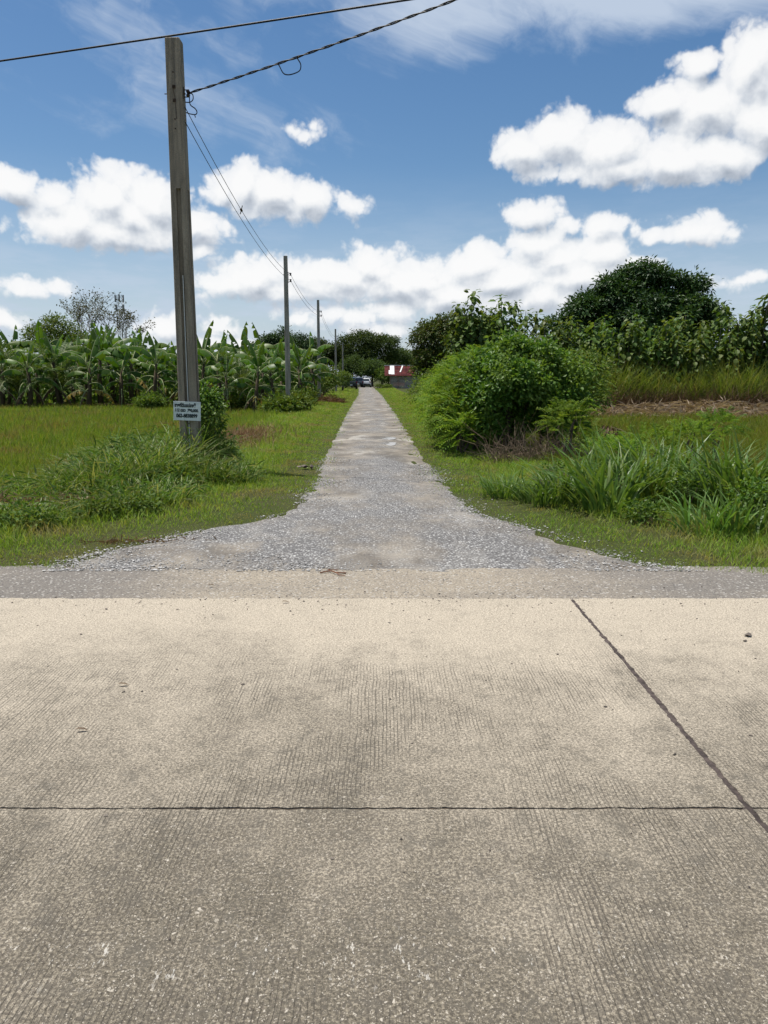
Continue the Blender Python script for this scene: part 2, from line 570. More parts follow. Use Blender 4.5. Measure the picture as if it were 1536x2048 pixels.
    principled(k, out, base, 0.88, 0.25, bump=hgt, bump_d=0.0045, bump_s=0.9)
    return m

def mat_shoulder():
    m, k, out = new_mat('shoulder_asphalt')
    P = k.n('ShaderNodeNewGeometry').outputs['Position']
    s = k.n('ShaderNodeSeparateXYZ')
    k.link(P, s.inputs[0])
    X = s.outputs[0]
    n1 = k.noise(k.map(P, (1, 2.4, 1)), 0.9, 5, 0.6)
    tan = k.m('MULTIPLY', k.ss(X, -2.4, -0.9), k.ss(X, 2.6, 0.7))
    tan = k.m('MULTIPLY_ADD', tan, 0.62, k.m('MULTIPLY_ADD', n1, 1.1, -0.50), clamp=True)
    c = k.mix(tan, (0.215, 0.196, 0.172), (0.40, 0.345, 0.265))
    sp = k.noise(P, 62, 5, 0.75)
    c = k.mix(k.ss(sp, 0.34, 0.7), k.mix(1.0, c, (0.60, 0.60, 0.61), 'MULTIPLY'), k.mix(1.0, c, (1.28, 1.27, 1.25), 'MULTIPLY'))
    v = k.n('ShaderNodeTexVoronoi')
    k.link(P, v.inputs['Vector'])
    v.inputs['Scale'].default_value = 70
    sc = k.n('ShaderNodeSeparateColor')
    k.link(v.outputs['Color'], sc.inputs[0])
    c = k.mix(k.m('MULTIPLY', k.m('GREATER_THAN', sc.outputs[0], 0.93), 0.6), c, (0.52, 0.50, 0.46))
    c = k.mix(k.m('MULTIPLY', k.m('LESS_THAN', sc.outputs[1], 0.10), 0.6), c, (0.09, 0.085, 0.08))
    principled(k, out, c, 0.92, 0.2, bump=sp, bump_d=0.012, bump_s=0.9)
    return m

def mat_gravel():
    m, k, out = new_mat('gravel_track')
    P = k.n('ShaderNodeNewGeometry').outputs['Position']
    s = k.n('ShaderNodeSeparateXYZ')
    k.link(P, s.inputs[0])
    X, Y = s.outputs[0], s.outputs[1]
    v = k.n('ShaderNodeTexVoronoi')
    k.link(P, v.inputs['Vector'])
    v.inputs['Scale'].default_value = 42
    sc = k.n('ShaderNodeSeparateColor')
    k.link(v.outputs['Color'], sc.inputs[0])
    stone = k.ramp(sc.outputs[0], [(0.0, (0.15, 0.146, 0.14)), (0.4, (0.25, 0.244, 0.235)), (0.8, (0.38, 0.37, 0.355)), (1.0, (0.64, 0.63, 0.60))])
    stone = k.mix(k.ss(v.outputs['Distance'], 0.30, 0.62), stone, (0.12, 0.115, 0.11))
    # packed fines: tan dust, brown wheel tracks
    n1 = k.noise(k.map(P, (1.1, 0.55, 1), (1.7, 0.3, 0)), 0.9, 6, 0.62)
    n2 = k.noise(P, 7.0, 5, 0.7)
    far = k.ss(Y, 11.0, 19.0)
    dust = k.m('ADD', k.m('MULTIPLY_ADD', n1, 4.4, -2.0), k.m('MULTIPLY_ADD', n2, 1.1, -0.55))
    dust = k.m('ADD', dust, k.m('MULTIPLY', far, 0.34))
    xc = k.m('MULTIPLY_ADD', Y, -0.022, 0.20)
    wheel = k.m('ABSOLUTE', k.m('SUBTRACT', k.m('ABSOLUTE', k.m('SUBTRACT', X, xc)), 0.72))
    rut = k.m('MULTIPLY', k.ss(wheel, 0.42, 0.05), k.ss(Y, 8.5, 13.0))
    dust = k.m('ADD', dust, k.m('MULTIPLY', rut, 0.50))
    apron = k.m('MULTIPLY', k.ss(Y, 7.9, 6.9), k.ss(n1, 0.36, 0.56))
    dust = k.m('ADD', dust, k.m('MULTIPLY', apron, 0.45), clamp=True)
    dcol = k.mix(k.ss(k.noise(P, 1.3, 4), 0.35, 0.68), (0.135, 0.116, 0.092), (0.300, 0.262, 0.208))
    dcol = k.mix(k.ss(k.noise(P, 48, 4, 0.75), 0.35, 0.7), k.mix(1.0, dcol, (0.70, 0.70, 0.71), 'MULTIPLY'), k.mix(1.0, dcol, (1.22, 1.22, 1.22), 'MULTIPLY'))
    col = k.mix(k.m('MULTIPLY', dust, 0.92), stone, dcol)
    wet = k.m('MULTIPLY', k.ss(k.noise(k.map(P, (0.8, 0.45, 1), (9, 4, 0)), 1.0, 4), 0.52, 0.66), k.ss(Y, 9, 15))
    col = k.mix(k.m('MULTIPLY', wet, 0.65), col, (0.095, 0.083, 0.068))
    pale = k.m('MULTIPLY', k.ss(k.noise(k.map(P, (1.3, 0.5, 1), (4.4, 2.2, 0)), 1.0, 4), 0.54, 0.68), k.lin(Y, 8, 16, 0.2, 0.6))
    col = k.mix(pale, col, (0.42, 0.395, 0.35))
    hgt = k.m('MULTIPLY', k.m('SUBTRACT', 0.6, v.outputs['Distance']), k.m('SUBTRACT', 1.0, k.m('MULTIPLY', dust, 0.75)))
    principled(k, out, col, 0.85, 0.3, bump=hgt, bump_d=0.02, bump_s=0.9)
    return m

def mat_soil():
    m, k, out = new_mat('soil')
    P = k.n('ShaderNodeNewGeometry').outputs['Position']
    n1 = k.noise(P, 0.35, 5, 0.6)
    n2 = k.noise(P, 4.0, 6, 0.7)
    n3 = k.noise(P, 40.0, 4, 0.7)
    c = k.mix(k.ss(n1, 0.35, 0.65), (0.058, 0.075, 0.020), (0.075, 0.074, 0.030))
    c = k.mix(k.ss(n2, 0.56, 0.78), c, (0.115, 0.092, 0.055))
    c = k.mix(k.ss(n3, 0.4, 0.7), k.mix(1.0, c, (0.7, 0.7, 0.7), 'MULTIPLY'), k.mix(1.0, c, (1.2, 1.2, 1.2), 'MULTIPLY'))
    principled(k, out, c, 0.95, 0.1, bump=n3, bump_d=0.02)
    return m

def mat_pole(name, col=(0.315, 0.268, 0.205), top=7.2):
    m, k, out = new_mat(name)
    tc = k.n('ShaderNodeTexCoord').outputs['Object']
    s = k.n('ShaderNodeSeparateXYZ')
    k.link(tc, s.inputs[0])
    n1 = k.noise(k.map(tc, (9, 9, 0.8)), 1.0, 6, 0.65)
    n2 = k.noise(tc, 60, 4, 0.7)
    c = k.mix(k.ss(n1, 0.32, 0.68), tuple(v * 0.72 for v in col), tuple(v * 1.22 for v in col))
    c = k.mix(k.ss(n2, 0.35, 0.7, 0, 1), k.mix(1.0, c, (0.82, 0.82, 0.82), 'MULTIPLY'), k.mix(1.0, c, (1.12, 1.12, 1.12), 'MULTIPLY'))
    streak = k.m('MULTIPLY', k.ss(k.noise(k.map(tc, (22, 22, 0.5)), 1.0, 4, 0.6), 0.45, 0.68), k.ss(s.outputs[2], top - 2.2, top - 0.1, 0.25, 1.0))
    c = k.mix(k.m('MULTIPLY', streak, 0.75), c, (0.045, 0.045, 0.045))
    rust = k.m('MULTIPLY', k.ss(k.noise(k.map(tc, (14, 14, 0.35), (3, 1, 0)), 1.0, 3, 0.6), 0.58, 0.74), 0.45)
    c = k.mix(rust, c, (0.20, 0.115, 0.07))
    grime = k.ss(k.noise(k.map(tc, (3, 3, 1.2), (1, 5, 2)), 1.0, 5, 0.65), 0.50, 0.70, 0.0, 0.45)
    c = k.mix(grime, c, (0.10, 0.095, 0.08))
    principled(k, out, c, 0.9, 0.2, bump=n2, bump_d=0.004)
    return m

def mat_bark(name, col):
    m, k, out = new_mat(name)
    tc = k.n('ShaderNodeNewGeometry').outputs['Position']
    n1 = k.noise(k.map(tc, (8, 8, 2)), 1.0, 6, 0.65)
    c = k.mix(k.ss(n1, 0.3, 0.7), tuple(v * 0.6 for v in col), tuple(v * 1.3 for v in col))
    principled(k, out, c, 0.9, 0.15, bump=n1, bump_d=0.03)
    return m

M = {}
M['concrete'] = mat_concrete()
M['shoulder'] = mat_shoulder()
M['gravel'] = mat_gravel()
M['soil'] = mat_soil()
M['tar'] = simple('joint_sealant', (0.062, 0.048, 0.042), 0.8, 0.25, var=0.5, scale=22)
M['joint_dirt'] = simple('joint_dirt', (0.075, 0.060, 0.046), 0.95, 0.1, var=0.6, scale=16)
M['pole'] = mat_pole('pole_concrete')
M['pole_far'] = mat_pole('pole_concrete_grey', (0.33, 0.305, 0.26), 7.2)
M['wire'] = simple('cable_sheath', (0.012, 0.012, 0.014), 0.5, 0.4)
M['steel'] = simple('galvanised_steel', (0.22, 0.22, 0.22), 0.5, 0.5, 0.6)
M['rusty'] = simple('rusty_steel', (0.08, 0.055, 0.042), 0.8, 0.3, 0.2, 0.4, 20)
M['porcelain'] = simple('brown_porcelain', (0.035, 0.018, 0.014), 0.25, 0.6)
M['bark'] = mat_bark('bark', (0.105, 0.085, 0.065))
M['bark_pale'] = mat_bark('bark_pale', (0.20, 0.18, 0.15))
M['stone_grey'] = leaf_mat('crushed_stone', [(0.19, 0.186, 0.18), (0.29, 0.283, 0.272), (0.40, 0.39, 0.375), (0.62, 0.61, 0.58)], 0.0, 0.85, 0.2)
M['grass_verge'] = leaf_mat('verge_grass', [(0.105, 0.190, 0.020), (0.160, 0.265, 0.032), (0.215, 0.315, 0.042), (0.285, 0.300, 0.085)], 0.45, 0.6, 0.15, (0.9, (0.26, 0.225, 0.095), 0.49, 0.68))
M['grass_field'] = leaf_mat('field_grass', [(0.085, 0.145, 0.015), (0.135, 0.210, 0.022), (0.170, 0.235, 0.030), (0.22, 0.190, 0.068)], 0.44, 0.65, 0.12, (0.42, (0.190, 0.140, 0.055), 0.50, 0.68))
M['grass_tall'] = leaf_mat('tall_grass', [(0.055, 0.115, 0.024), (0.100, 0.185, 0.034), (0.160, 0.250, 0.055), (0.300, 0.300, 0.140)], 0.36, 0.5, 0.28)
M['grass_cane'] = leaf_mat('cane_grass', [(0.070, 0.150, 0.026), (0.100, 0.195, 0.036), (0.135, 0.230, 0.048), (0.19, 0.25, 0.085)], 0.36, 0.42, 0.35)
M['grass_wall'] = leaf_mat('wild_cane', [(0.080, 0.130, 0.020), (0.120, 0.180, 0.030), (0.155, 0.205, 0.042), (0.20, 0.19, 0.075)], 0.42, 0.5, 0.2, (0.9, (0.090, 0.070, 0.038), 0.55, 0.72))
M['straw'] = leaf_mat('dry_straw', [(0.22, 0.165, 0.10), (0.32, 0.25, 0.16), (0.42, 0.34, 0.23), (0.16, 0.11, 0.065)], 0.15, 0.7, 0.2)
M['dead'] = leaf_mat('dead_leaf', [(0.085, 0.055, 0.035), (0.14, 0.095, 0.060), (0.20, 0.14, 0.09)], 0.12, 0.75, 0.15)
M['dead_red'] = leaf_mat('dead_frond', [(0.15, 0.085, 0.045), (0.22, 0.135, 0.075), (0.30, 0.20, 0.12)], 0.15, 0.75, 0.15)
M['twig'] = leaf_mat('dead_twig', [(0.10, 0.070, 0.048), (0.16, 0.115, 0.080), (0.22, 0.17, 0.12)], 0.0, 0.85, 0.15)
M['leaf_bush'] = leaf_mat('bush_leaf', [(0.040, 0.105, 0.014), (0.072, 0.165, 0.022), (0.115, 0.220, 0.034), (0.180, 0.275, 0.056)], 0.42, 0.48, 0.3, (1.3, (0.150, 0.235, 0.048), 0.48, 0.62))
M['leaf_feather'] = leaf_mat('feathery_leaf', [(0.085, 0.180, 0.020), (0.130, 0.240, 0.030), (0.175, 0.285, 0.040), (0.23, 0.300, 0.060)], 0.45, 0.55, 0.15, (0.8, (0.085, 0.165, 0.026), 0.52, 0.68))
M['leaf_dark'] = leaf_mat('mango_leaf', [(0.024, 0.060, 0.015), (0.036, 0.080, 0.018), (0.050, 0.100, 0.023), (0.075, 0.125, 0.034)], 0.22, 0.48, 0.26, (0.55, (0.028, 0.060, 0.022), 0.48, 0.62))
M['leaf_round'] = leaf_mat('orchard_leaf', [(0.045, 0.085, 0.016), (0.065, 0.115, 0.022), (0.095, 0.140, 0.030), (0.135, 0.120, 0.045)], 0.28, 0.5, 0.22)
M['leaf_far'] = leaf_mat('woodland_leaf', [(0.038, 0.070, 0.016), (0.055, 0.094, 0.022), (0.072, 0.116, 0.028), (0.098, 0.135, 0.040)], 0.28, 0.6, 0.15)
M['leaf_mid'] = leaf_mat('shrub_leaf', [(0.060, 0.115, 0.018), (0.090, 0.155, 0.026), (0.120, 0.185, 0.034), (0.170, 0.200, 0.050)], 0.35, 0.55, 0.15)
M['leaf_teak'] = leaf_mat('teak_leaf', [(0.055, 0.115, 0.018), (0.085, 0.150, 0.024), (0.120, 0.185, 0.036), (0.165, 0.205, 0.060)], 0.36, 0.5, 0.24, (0.6, (0.060, 0.105, 0.022), 0.50, 0.66))
M['leaf_olive'] = leaf_mat('sparse_leaf', [(0.065, 0.072, 0.030), (0.095, 0.098, 0.042), (0.12, 0.10, 0.055)], 0.2, 0.6, 0.2)
M['banana'] = leaf_mat('banana_leaf', [(0.050, 0.120, 0.014), (0.085, 0.170, 0.021), (0.125, 0.210, 0.034)], 0.4, 0.42, 0.3)
M['banana_old'] = leaf_mat('banana_leaf_yellowing', [(0.25, 0.20, 0.045), (0.33, 0.24, 0.06), (0.16, 0.12, 0.05)], 0.3, 0.5, 0.3)
M['midrib'] = simple('leaf_midrib', (0.26, 0.29, 0.13), 0.6, 0.25)
M['banana_stem'] = mat_bark('banana_stem', (0.085, 0.065, 0.042))
M['palm'] = leaf_mat('palm_leaflet', [(0.055, 0.100, 0.020), (0.085, 0.140, 0.030), (0.120, 0.160, 0.042)], 0.32, 0.5, 0.22)
M['sign'] = simple('sign_board', (0.72, 0.76, 0.75), 0.5, 0.4, var=0.10, scale=9)
M['sign_edge'] = simple('sign_strip', (0.75, 0.77, 0.76), 0.5, 0.4, var=0.05)
M['ink'] = simple('marker_ink', (0.012, 0.022, 0.022), 0.6, 0.3)

def mat_water():
    m, k, out = new_mat('puddle_water')
    P = k.n('ShaderNodeNewGeometry').outputs['Position']
    principled(k, out, (0.055, 0.048, 0.040), 0.03, 0.75, bump=k.noise(P, 14, 2), bump_d=0.001, bump_s=0.3)
    return m
M['water'] = mat_water()

# ------------------------------------------------------------------ the lay of the land
EDGE_L = [(96, 1141), (140, 1126), (212, 1102), (270, 1090), (335, 1078), (420, 1058), (505, 1044), (572, 1028), (606, 1002), (632, 968), (640, 938), (653, 905), (674, 865), (690, 832), (705, 806), (716, 790), (717, 779), (715, 772)]
EDGE_R = [(1640, 1168), (1536, 1160), (1440, 1150), (1300, 1131), (1200, 1106), (1125, 1086), (1070, 1060), (985, 1040), (945, 1022), (908, 988), (872, 950), (842, 905), (816, 865), (797, 835), (776, 806), (764, 790), (752, 779), (745, 772)]
_el = np.array(sorted([gp(*p)[::-1] for p in EDGE_L]))
_er = np.array(sorted([gp(*p)[::-1] for p in EDGE_R]))

def xl(y): return np.interp(y, _el[:, 0], _el[:, 1])
def xr(y): return np.interp(y, _er[:, 0], _er[:, 1])
SLAB_Y0, SLAB_Y1 = -3.2, 5.555
SH_Y1 = 6.48

def sstep(x, a, b):
    t = np.clip((x - a) / (b - a), 0, 1)
    return t * t * (3 - 2 * t)

def wob(x, y, s=1.0, seed=0.0):
    return (np.sin(x * 1.7 * s + seed) * np.cos(y * 1.3 * s + seed * 2) + 0.5 * np.sin(x * 3.9 * s + y * 3.1 * s + seed) + 0.3 * np.cos(y * 7.3 * s - x * 5.7 * s + seed)) / 1.8

FIELD_Z = -0.38
def zg(x, y):
    """height of the ground: road embankment at 0, paddies below it"""
    x = np.asarray(x, float); y = np.asarray(y, float)
    yy = np.clip(y, 11.5, 150)
    dl = (xl(yy) - 3.0) - x
    dr = x - (xr(yy) + 2.0)
    d = np.maximum(np.maximum(dl, dr), 0)
    d = np.where((y > 112) & (y < 150), np.maximum(np.maximum(-12 - x, x - 14), 0), d)
    front = np.maximum(y - 9.4 - 0.4 * np.sin(x * 0.9), 0)
    d = np.minimum(d, front)
    back = np.maximum(-5.0 - y, 0)
    d = np.where(y < 3, back, d)
    z = FIELD_Z * sstep(d, 0.0, 2.0)
    rough = sstep(d, 0.1, 2.5) * 0.05 + 0.012 * sstep(np.maximum(xl(np.clip(y, 6.6, 150)) - x, x - xr(np.clip(y, 6.6, 150))), 0.0, 0.6)
    far = np.minimum(1, 300 / np.maximum(1, np.hypot(x, y)))
    return z + rough * wob(x, y) * far

def grid_mesh(xs, ys, zf):
    Xg, Yg = np.meshgrid(xs, ys)
    V = np.stack([Xg.ravel(), Yg.ravel(), zf(Xg.ravel(), Yg.ravel())], 1)
    nx, ny = len(xs), len(ys)
    i = np.arange(nx * ny).reshape(ny, nx)
    Q = np.stack([i[:-1, :-1].ravel(), i[:-1, 1:].ravel(), i[1:, 1:].ravel(), i[1:, :-1].ravel()], 1)
    return V, Q

def spread_axis(lo, hi, step, far, grow=1.22):
    a = list(np.arange(lo, hi + 1e-6, step))
    s = step
    while a[-1] < far:
        s *= grow; a.append(a[-1] + s)
    s = step
    while a[0] > -far:
        s *= grow; a.insert(0, a[0] - s)
    return np.array(a)

def under_paving(x, y):
    z = zg(x, y)
    return np.where((y > SLAB_Y0 - 0.3) & (y < SH_Y1 - 0.25), -0.08, z)
gv, gq = grid_mesh(spread_axis(-16, 16, 0.4, 4000), spread_axis(-6, 60, 0.4, 4000), under_paving)
ground = tag(np_obj('ground', gv, gq, M['soil'], smooth=True), kind='structure')

# --- concrete road: slabs with irregular arrises, sealant in the joints
road = empty('concrete_road', (0, 0, 0))
tag(road, kind='structure')
JX = [1.398 + 6.0 * i for i in range(-7, 7)]
def jag(n, amp, seed):
    r = np.random.default_rng(seed)
    a = np.cumsum(r.normal(0, 1, n)); a -= np.linspace(a[0], a[-1], n)
    return amp * (0.45 * a / max(1e-6, np.abs(a).max()) + 0.55 * r.normal(0, 0.6, n))
rows = [(SLAB_Y0, -0.135, 0), (-0.125, 2.704, 1), (2.716, SLAB_Y1, 2)]
for ri, (y0, y1, sd) in enumerate(rows):
    for i in range(len(JX) - 1):
        xa, xb = JX[i] + 0.013, JX[i + 1] - 0.013
        near = abs((xa + xb) / 2) < 9
        nx, ny = (240, 110) if near else (8, 4)
        X = np.linspace(xa, xb, nx)
        Y = np.linspace(y0, y1, ny)
        amp = 0.0075 if near else 0.0
        b = [(x, y0 + j) for x, j in zip(X[:-1], jag(nx - 1, amp, 11 + ri * 50 + i))]
        b += [(xb + j, y) for y, j in zip(Y[:-1], jag(ny - 1, amp * 1.3, 21 + ri * 50 + i))]
        ff = 3.0 if ri == 2 else 1.0
        b += [(x, y1 + j) for x, j in zip(X[:0:-1], jag(nx - 1, amp * ff, 31 + ri * 50 + i))]
        b += [(xa + j, y) for y, j in zip(Y[:0:-1], jag(ny - 1, amp * 1.3, 41 + ri * 50 + i))]
        n = len(b)
        ins = []
        cx, cy = (xa + xb) / 2, (y0 + y1) / 2
        vs = [(x, y, 0.027) for x, y in b] + [(x, y, -0.06) for x, y in b]
        fs = [tuple(range(n))] + [(q, q + n, (q + 1) % n + n, (q + 1) % n) for q in range(n)]
        me = bpy.data.meshes.new('slab')
        me.from_pydata(vs, [], fs)
        me.materials.append(M['concrete'])
        me.update()
        link(bpy.data.objects.new('slab', me), road)
for x in JX[1:-1]:
    MB().box((x, (SLAB_Y0 + SLAB_Y1) / 2, -0.02), (0.045, SLAB_Y1 - SLAB_Y0 - 0.05, 0.088)).build('joint_sealant', M['tar'], road)
for y in (-0.13, 2.710):
    MB().box((-1.58, y, -0.02), (80, 0.03, 0.084)).build('joint_filler', M['joint_dirt'], road)

# --- asphalt shoulder and gravel track
sx_ = np.linspace(-26, 26, 320)
sy_ = np.linspace(SLAB_Y1 - 0.2, SH_Y1 + 0.16, 16)
def shz(x, y):
    return 0.017 + 0.004 * wob(x, y, 2.0) - 0.012 * sstep(y, 6.45, 6.68)
sv, sq = grid_mesh(sx_, sy_, shz)
edge = sv[:, 1] > SH_Y1 + 0.1
sv[edge, 1] += 0.05 * wob(sv[edge, 0] * 2.3, sv[edge, 0], 1.0, 2.0)
tag(np_obj('road_shoulder', sv, sq, M['shoulder'], smooth=True), kind='structure')

ys = np.concatenate([np.linspace(SH_Y1 - 0.06, 14, 110), np.linspace(14.2, 40, 70), np.linspace(41, 146, 60)])
tt = np.linspace(0, 1, 41)
tv = []
for y in ys:
    a, b = xl(y), xr(y)
    wd = 0.25 + 0.75 * sstep(y, 11, 15)
    j = wd * 0.02 * math.sin(y * 2.1) + 0.03 * math.sin(y * 5.1) + 0.035 * math.sin(y * 11.7 + 1)
    j2 = wd * 0.02 * math.sin(y * 1.8 + 1) + 0.03 * math.sin(y * 4.3 + 2) + 0.035 * math.sin(y * 13.1)
    x = (a + j) + (b + j2 - a - j) * tt
    z = 0.014 + 0.008 * wob(x, np.full_like(x, y), 2.4) + 0.018 * np.sin(np.pi * tt) * min(1, (y - 6.4))
    xc = 0.20 - 0.022 * y
    z -= 0.018 * np.exp(-((np.abs(x - xc) - 0.72) / 0.22) ** 2) * sstep(y, 9, 13)
    z = np.where((tt < 0.02) | (tt > 0.98), -0.02, z)
    fe = max(0.0, 1 - (y - ys[0]) / 0.5)
    yo = y + fe * (0.10 * wob(x * 1.7, x * 0.3, 1.0, 1.0) + 0.04 * np.sin(x * 9))
    if y == ys[0]: z = np.full_like(z, -0.03)
    tv += list(zip(x, yo, z))
nx, ny = len(tt), len(ys)
ii = np.arange(nx * ny).reshape(ny, nx)
tq = np.stack([ii[:-1, :-1].ravel(), ii[:-1, 1:].ravel(), ii[1:, 1:].ravel(), ii[1:, :-1].ravel()], 1)
tag(np_obj('gravel_track', np.array(tv), tq, M['gravel'], smooth=True), kind='structure')

# two puddles in the right-hand wheel track
def puddle(c, rx, ry, seed, label):
    r = np.random.default_rng(seed)
    n = 40
    ph = r.uniform(0, 6.28, 4)
    vs = []
    for i in range(n):
        a = 2 * math.pi * i / n
        q = 1 + 0.16 * math.sin(2 * a + ph[0]) + 0.12 * math.sin(3 * a + ph[1]) + 0.07 * math.sin(5 * a + ph[2])
        vs.append((c[0] + rx * q * math.cos(a), c[1] + ry * q * math.sin(a), 0.0285))
    vs += [(x, y, 0.0) for x, y, z in vs]
    fs = [tuple(range(n))] + [(i, i + n, (i + 1) % n + n, (i + 1) % n) for i in range(n)]
    o = MB().add(vs, fs).build('puddle', M['water'])
    return tag(o, label, 'puddle', 'puddles in the wheel track', 'structure')
puddle(gp(776, 879), 0.19, 0.60, 3, 'farther of two small shallow puddles reflecting the sky in the gravel track')
puddle(gp(779, 890), 0.20, 0.42, 5, 'nearer of two small shallow puddles reflecting the sky in the gravel track')

# loose stone lying on the track, as pieces
ICO_V = np.array([(0, 0, 0.9), (1, 0.1, 0.05), (0.1, 1, 0.15), (-1, 0.05, -0.05), (-0.05, -1, 0.1), (0, 0, -0.8), (0.62, 0.6, 0.45), (-0.6, -0.62, 0.42)])
ICO_F = np.array([(0, 1, 6), (0, 6, 2), (1, 5, 6), (6, 5, 2), (0, 2, 3), (2, 5, 3), (0, 3, 7), (0, 7, 4), (3, 5, 7), (7, 5, 4), (0, 4, 1), (4, 5, 1)])
def stones(P, size, flat=0.6):
    n = len(P)
    V = ICO_V[None] * rng.uniform(0.65, 1.3, (n, 8, 1)) * np.stack([size * rng.uniform(0.7, 1.4, n), size * rng.uniform(0.7, 1.4, n), size * flat * rng.uniform(0.7, 1.2, n)], 1)[:, None, :]
    a = rng.uniform(0, 6.28, n)
    c, s = np.cos(a)[:, None], np.sin(a)[:, None]
    V = np.stack([V[..., 0] * c - V[..., 1] * s, V[..., 0] * s + V[..., 1] * c, V[..., 2]], 2) + P[:, None, :]
    T = (ICO_F[None] + (np.arange(n) * 8)[:, None, None]).reshape(-1, 3)
    return V.reshape(-1, 3), T
def pts_track(n, y0, y1, power=1.0):
    y = y0 + (y1 - y0) * rng.uniform(0, 1, n) ** power
    u = rng.uniform(0, 1, n)
    a, b = xl(y), xr(y)
    x = a - 0.06 + (b - a + 0.12) * u
    spill = rng.uniform(0, 1, n) < 0.16
    x = np.where(spill, np.where(u < 0.5, a, b) + rng.normal(0, 0.16, n), x)
    keep = (wob(x * 0.8, y * 1.3, 0.9, 4.0) + rng.normal(0, 0.22, n)) > 0.08
    return x[keep], y[keep]
x, y = pts_track(48000, 6.42, 16.0, 1.5)
keep = (x > -4) & (x < 4.4)
x, y = x[keep], y[keep]
sz = rng.gamma(2.2, 0.0026, len(x)).clip(0.0025, 0.014)
V, T = stones(np.stack([x, y, np.where((x > xl(y)) & (x < xr(y)), 0.022, zg(x, y) + 0.008)], 1), sz)
tag(np_obj('gravel', V, T, M['stone_grey']), 'loose grey crushed stone strewn over the track mouth', 'gravel', kind='stuff')
# grit kicked onto the shoulder and the concrete
n = 900
x = rng.uniform(-3.2, 3.4, n); y = 5.62 + rng.normal(0, 0.5, n) * rng.uniform(0.1, 1, n) - 0.12
y = np.where(rng.uniform(0, 1, n) < 0.25, rng.uniform(2.0, 5.4, n), y)
z = np.where(y < SLAB_Y1, 0.029, 0.020)
keep = y < 6.6
sz = rng.gamma(2.0, 0.0018, n).clip(0.0015, 0.009)
V, T = stones(np.stack([x, y, z], 1)[keep], sz[keep])
M['grit'] = leaf_mat('road_grit', [(0.05, 0.045, 0.04), (0.12, 0.10, 0.085), (0.25, 0.22, 0.18)], 0.0, 0.85, 0.2)
tag(np_obj('road_grit', V, T, M['grit']), 'small dark grit scattered along the edge of the concrete', 'grit', kind='stuff')

# ------------------------------------------------------------------ vegetation generators
def unit(a):
    return a / np.maximum(1e-9, np.linalg.norm(a, axis=-1, keepdims=True))

def blades(P, h, w, az, lean, curl, seg=2, face=None):
    """grass blades: P (n,3) feet, h length, w width, az lean direction"""
    n = len(P)
    d = np.stack([np.cos(az), np.sin(az), np.zeros(n)], 1)
    fa = az + math.pi / 2 + rng.normal(0, 0.7, n) if face is None else face
    s = np.stack([np.cos(fa), np.sin(fa), np.zeros(n)], 1)
    rows = []
    for i in range(seg + 1):
        t = i / seg
        c = P + d * (h * (lean * t + curl * t * t))[:, None]
        c[:, 2] += h * (t * np.sqrt(np.clip(1 - lean ** 2, 0.1, 1)) - 0.55 * curl * t ** 3)
        ww = (w * (0.75 + 0.5 * t if t < 0.4 else (1 - t) ** 0.7 * 1.3))[:, None] * 0.5
        if i < seg:
            rows += [c - s * ww, c + s * ww]
        else:
            rows.append(c)
    k = 2 * seg + 1
    V = np.stack(rows, 1).reshape(-1, 3)
    tri = []
    for i in range(seg - 1):
        a = 2 * i
        tri += [(a, a + 1, a + 3), (a, a + 3, a + 2)]
    a = 2 * (seg - 1)
    tri.append((a, a + 1, a + 2))
    T = (np.array(tri)[None] + (np.arange(n) * k)[:, None, None]).reshape(-1, 3)
    return V, T

def joined(parts):
    Vs, Ts, o = [], [], 0
    for V, T in parts:
        Vs.append(V); Ts.append(T + o); o += len(V)
    return np.concatenate(Vs), np.concatenate(Ts)

DIAMOND = (np.array([(0, 0, 0), (0.45, 0.5, 0.07), (1, 0, -0.06), (0.45, -0.5, 0.07)]), np.array([(0, 2, 1), (0, 3, 2)]))
OVAL = (np.array([(0, 0, 0), (0.28, 0.42, 0.06), (0.68, 0.40, -0.03), (1, 0, -0.26), (0.68, -0.40, -0.03), (0.28, -0.42, 0.06), (0.28, 0, 0.0), (0.68, 0, -0.09)]),
        np.array([(0, 6, 1), (0, 5, 6), (1, 7, 2), (1, 6, 7), (5, 4, 7), (5, 7, 6), (2, 7, 3), (7, 4, 3)]))

def leaves(P, A, N, L, W, tm=DIAMOND):
    A = unit(A)
    B = unit(np.cross(N, A))
    N = np.cross(A, B)
    t, f = tm
    n = len(P)
    L = np.broadcast_to(L, (n,))[:, None, None]; W = np.broadcast_to(W, (n,))[:, None, None]
    V = P[:, None] + A[:, None] * t[None, :, 0:1] * L + B[:, None] * t[None, :, 1:2] * W + N[:, None] * t[None, :, 2:3] * L
    T = (f[None] + (np.arange(n) * len(t))[:, None, None]).reshape(-1, 3)
    return V.reshape(-1, 3), T

def rdir(n, r=None):
    return unit((r or rng).normal(0, 1, (n, 3)))

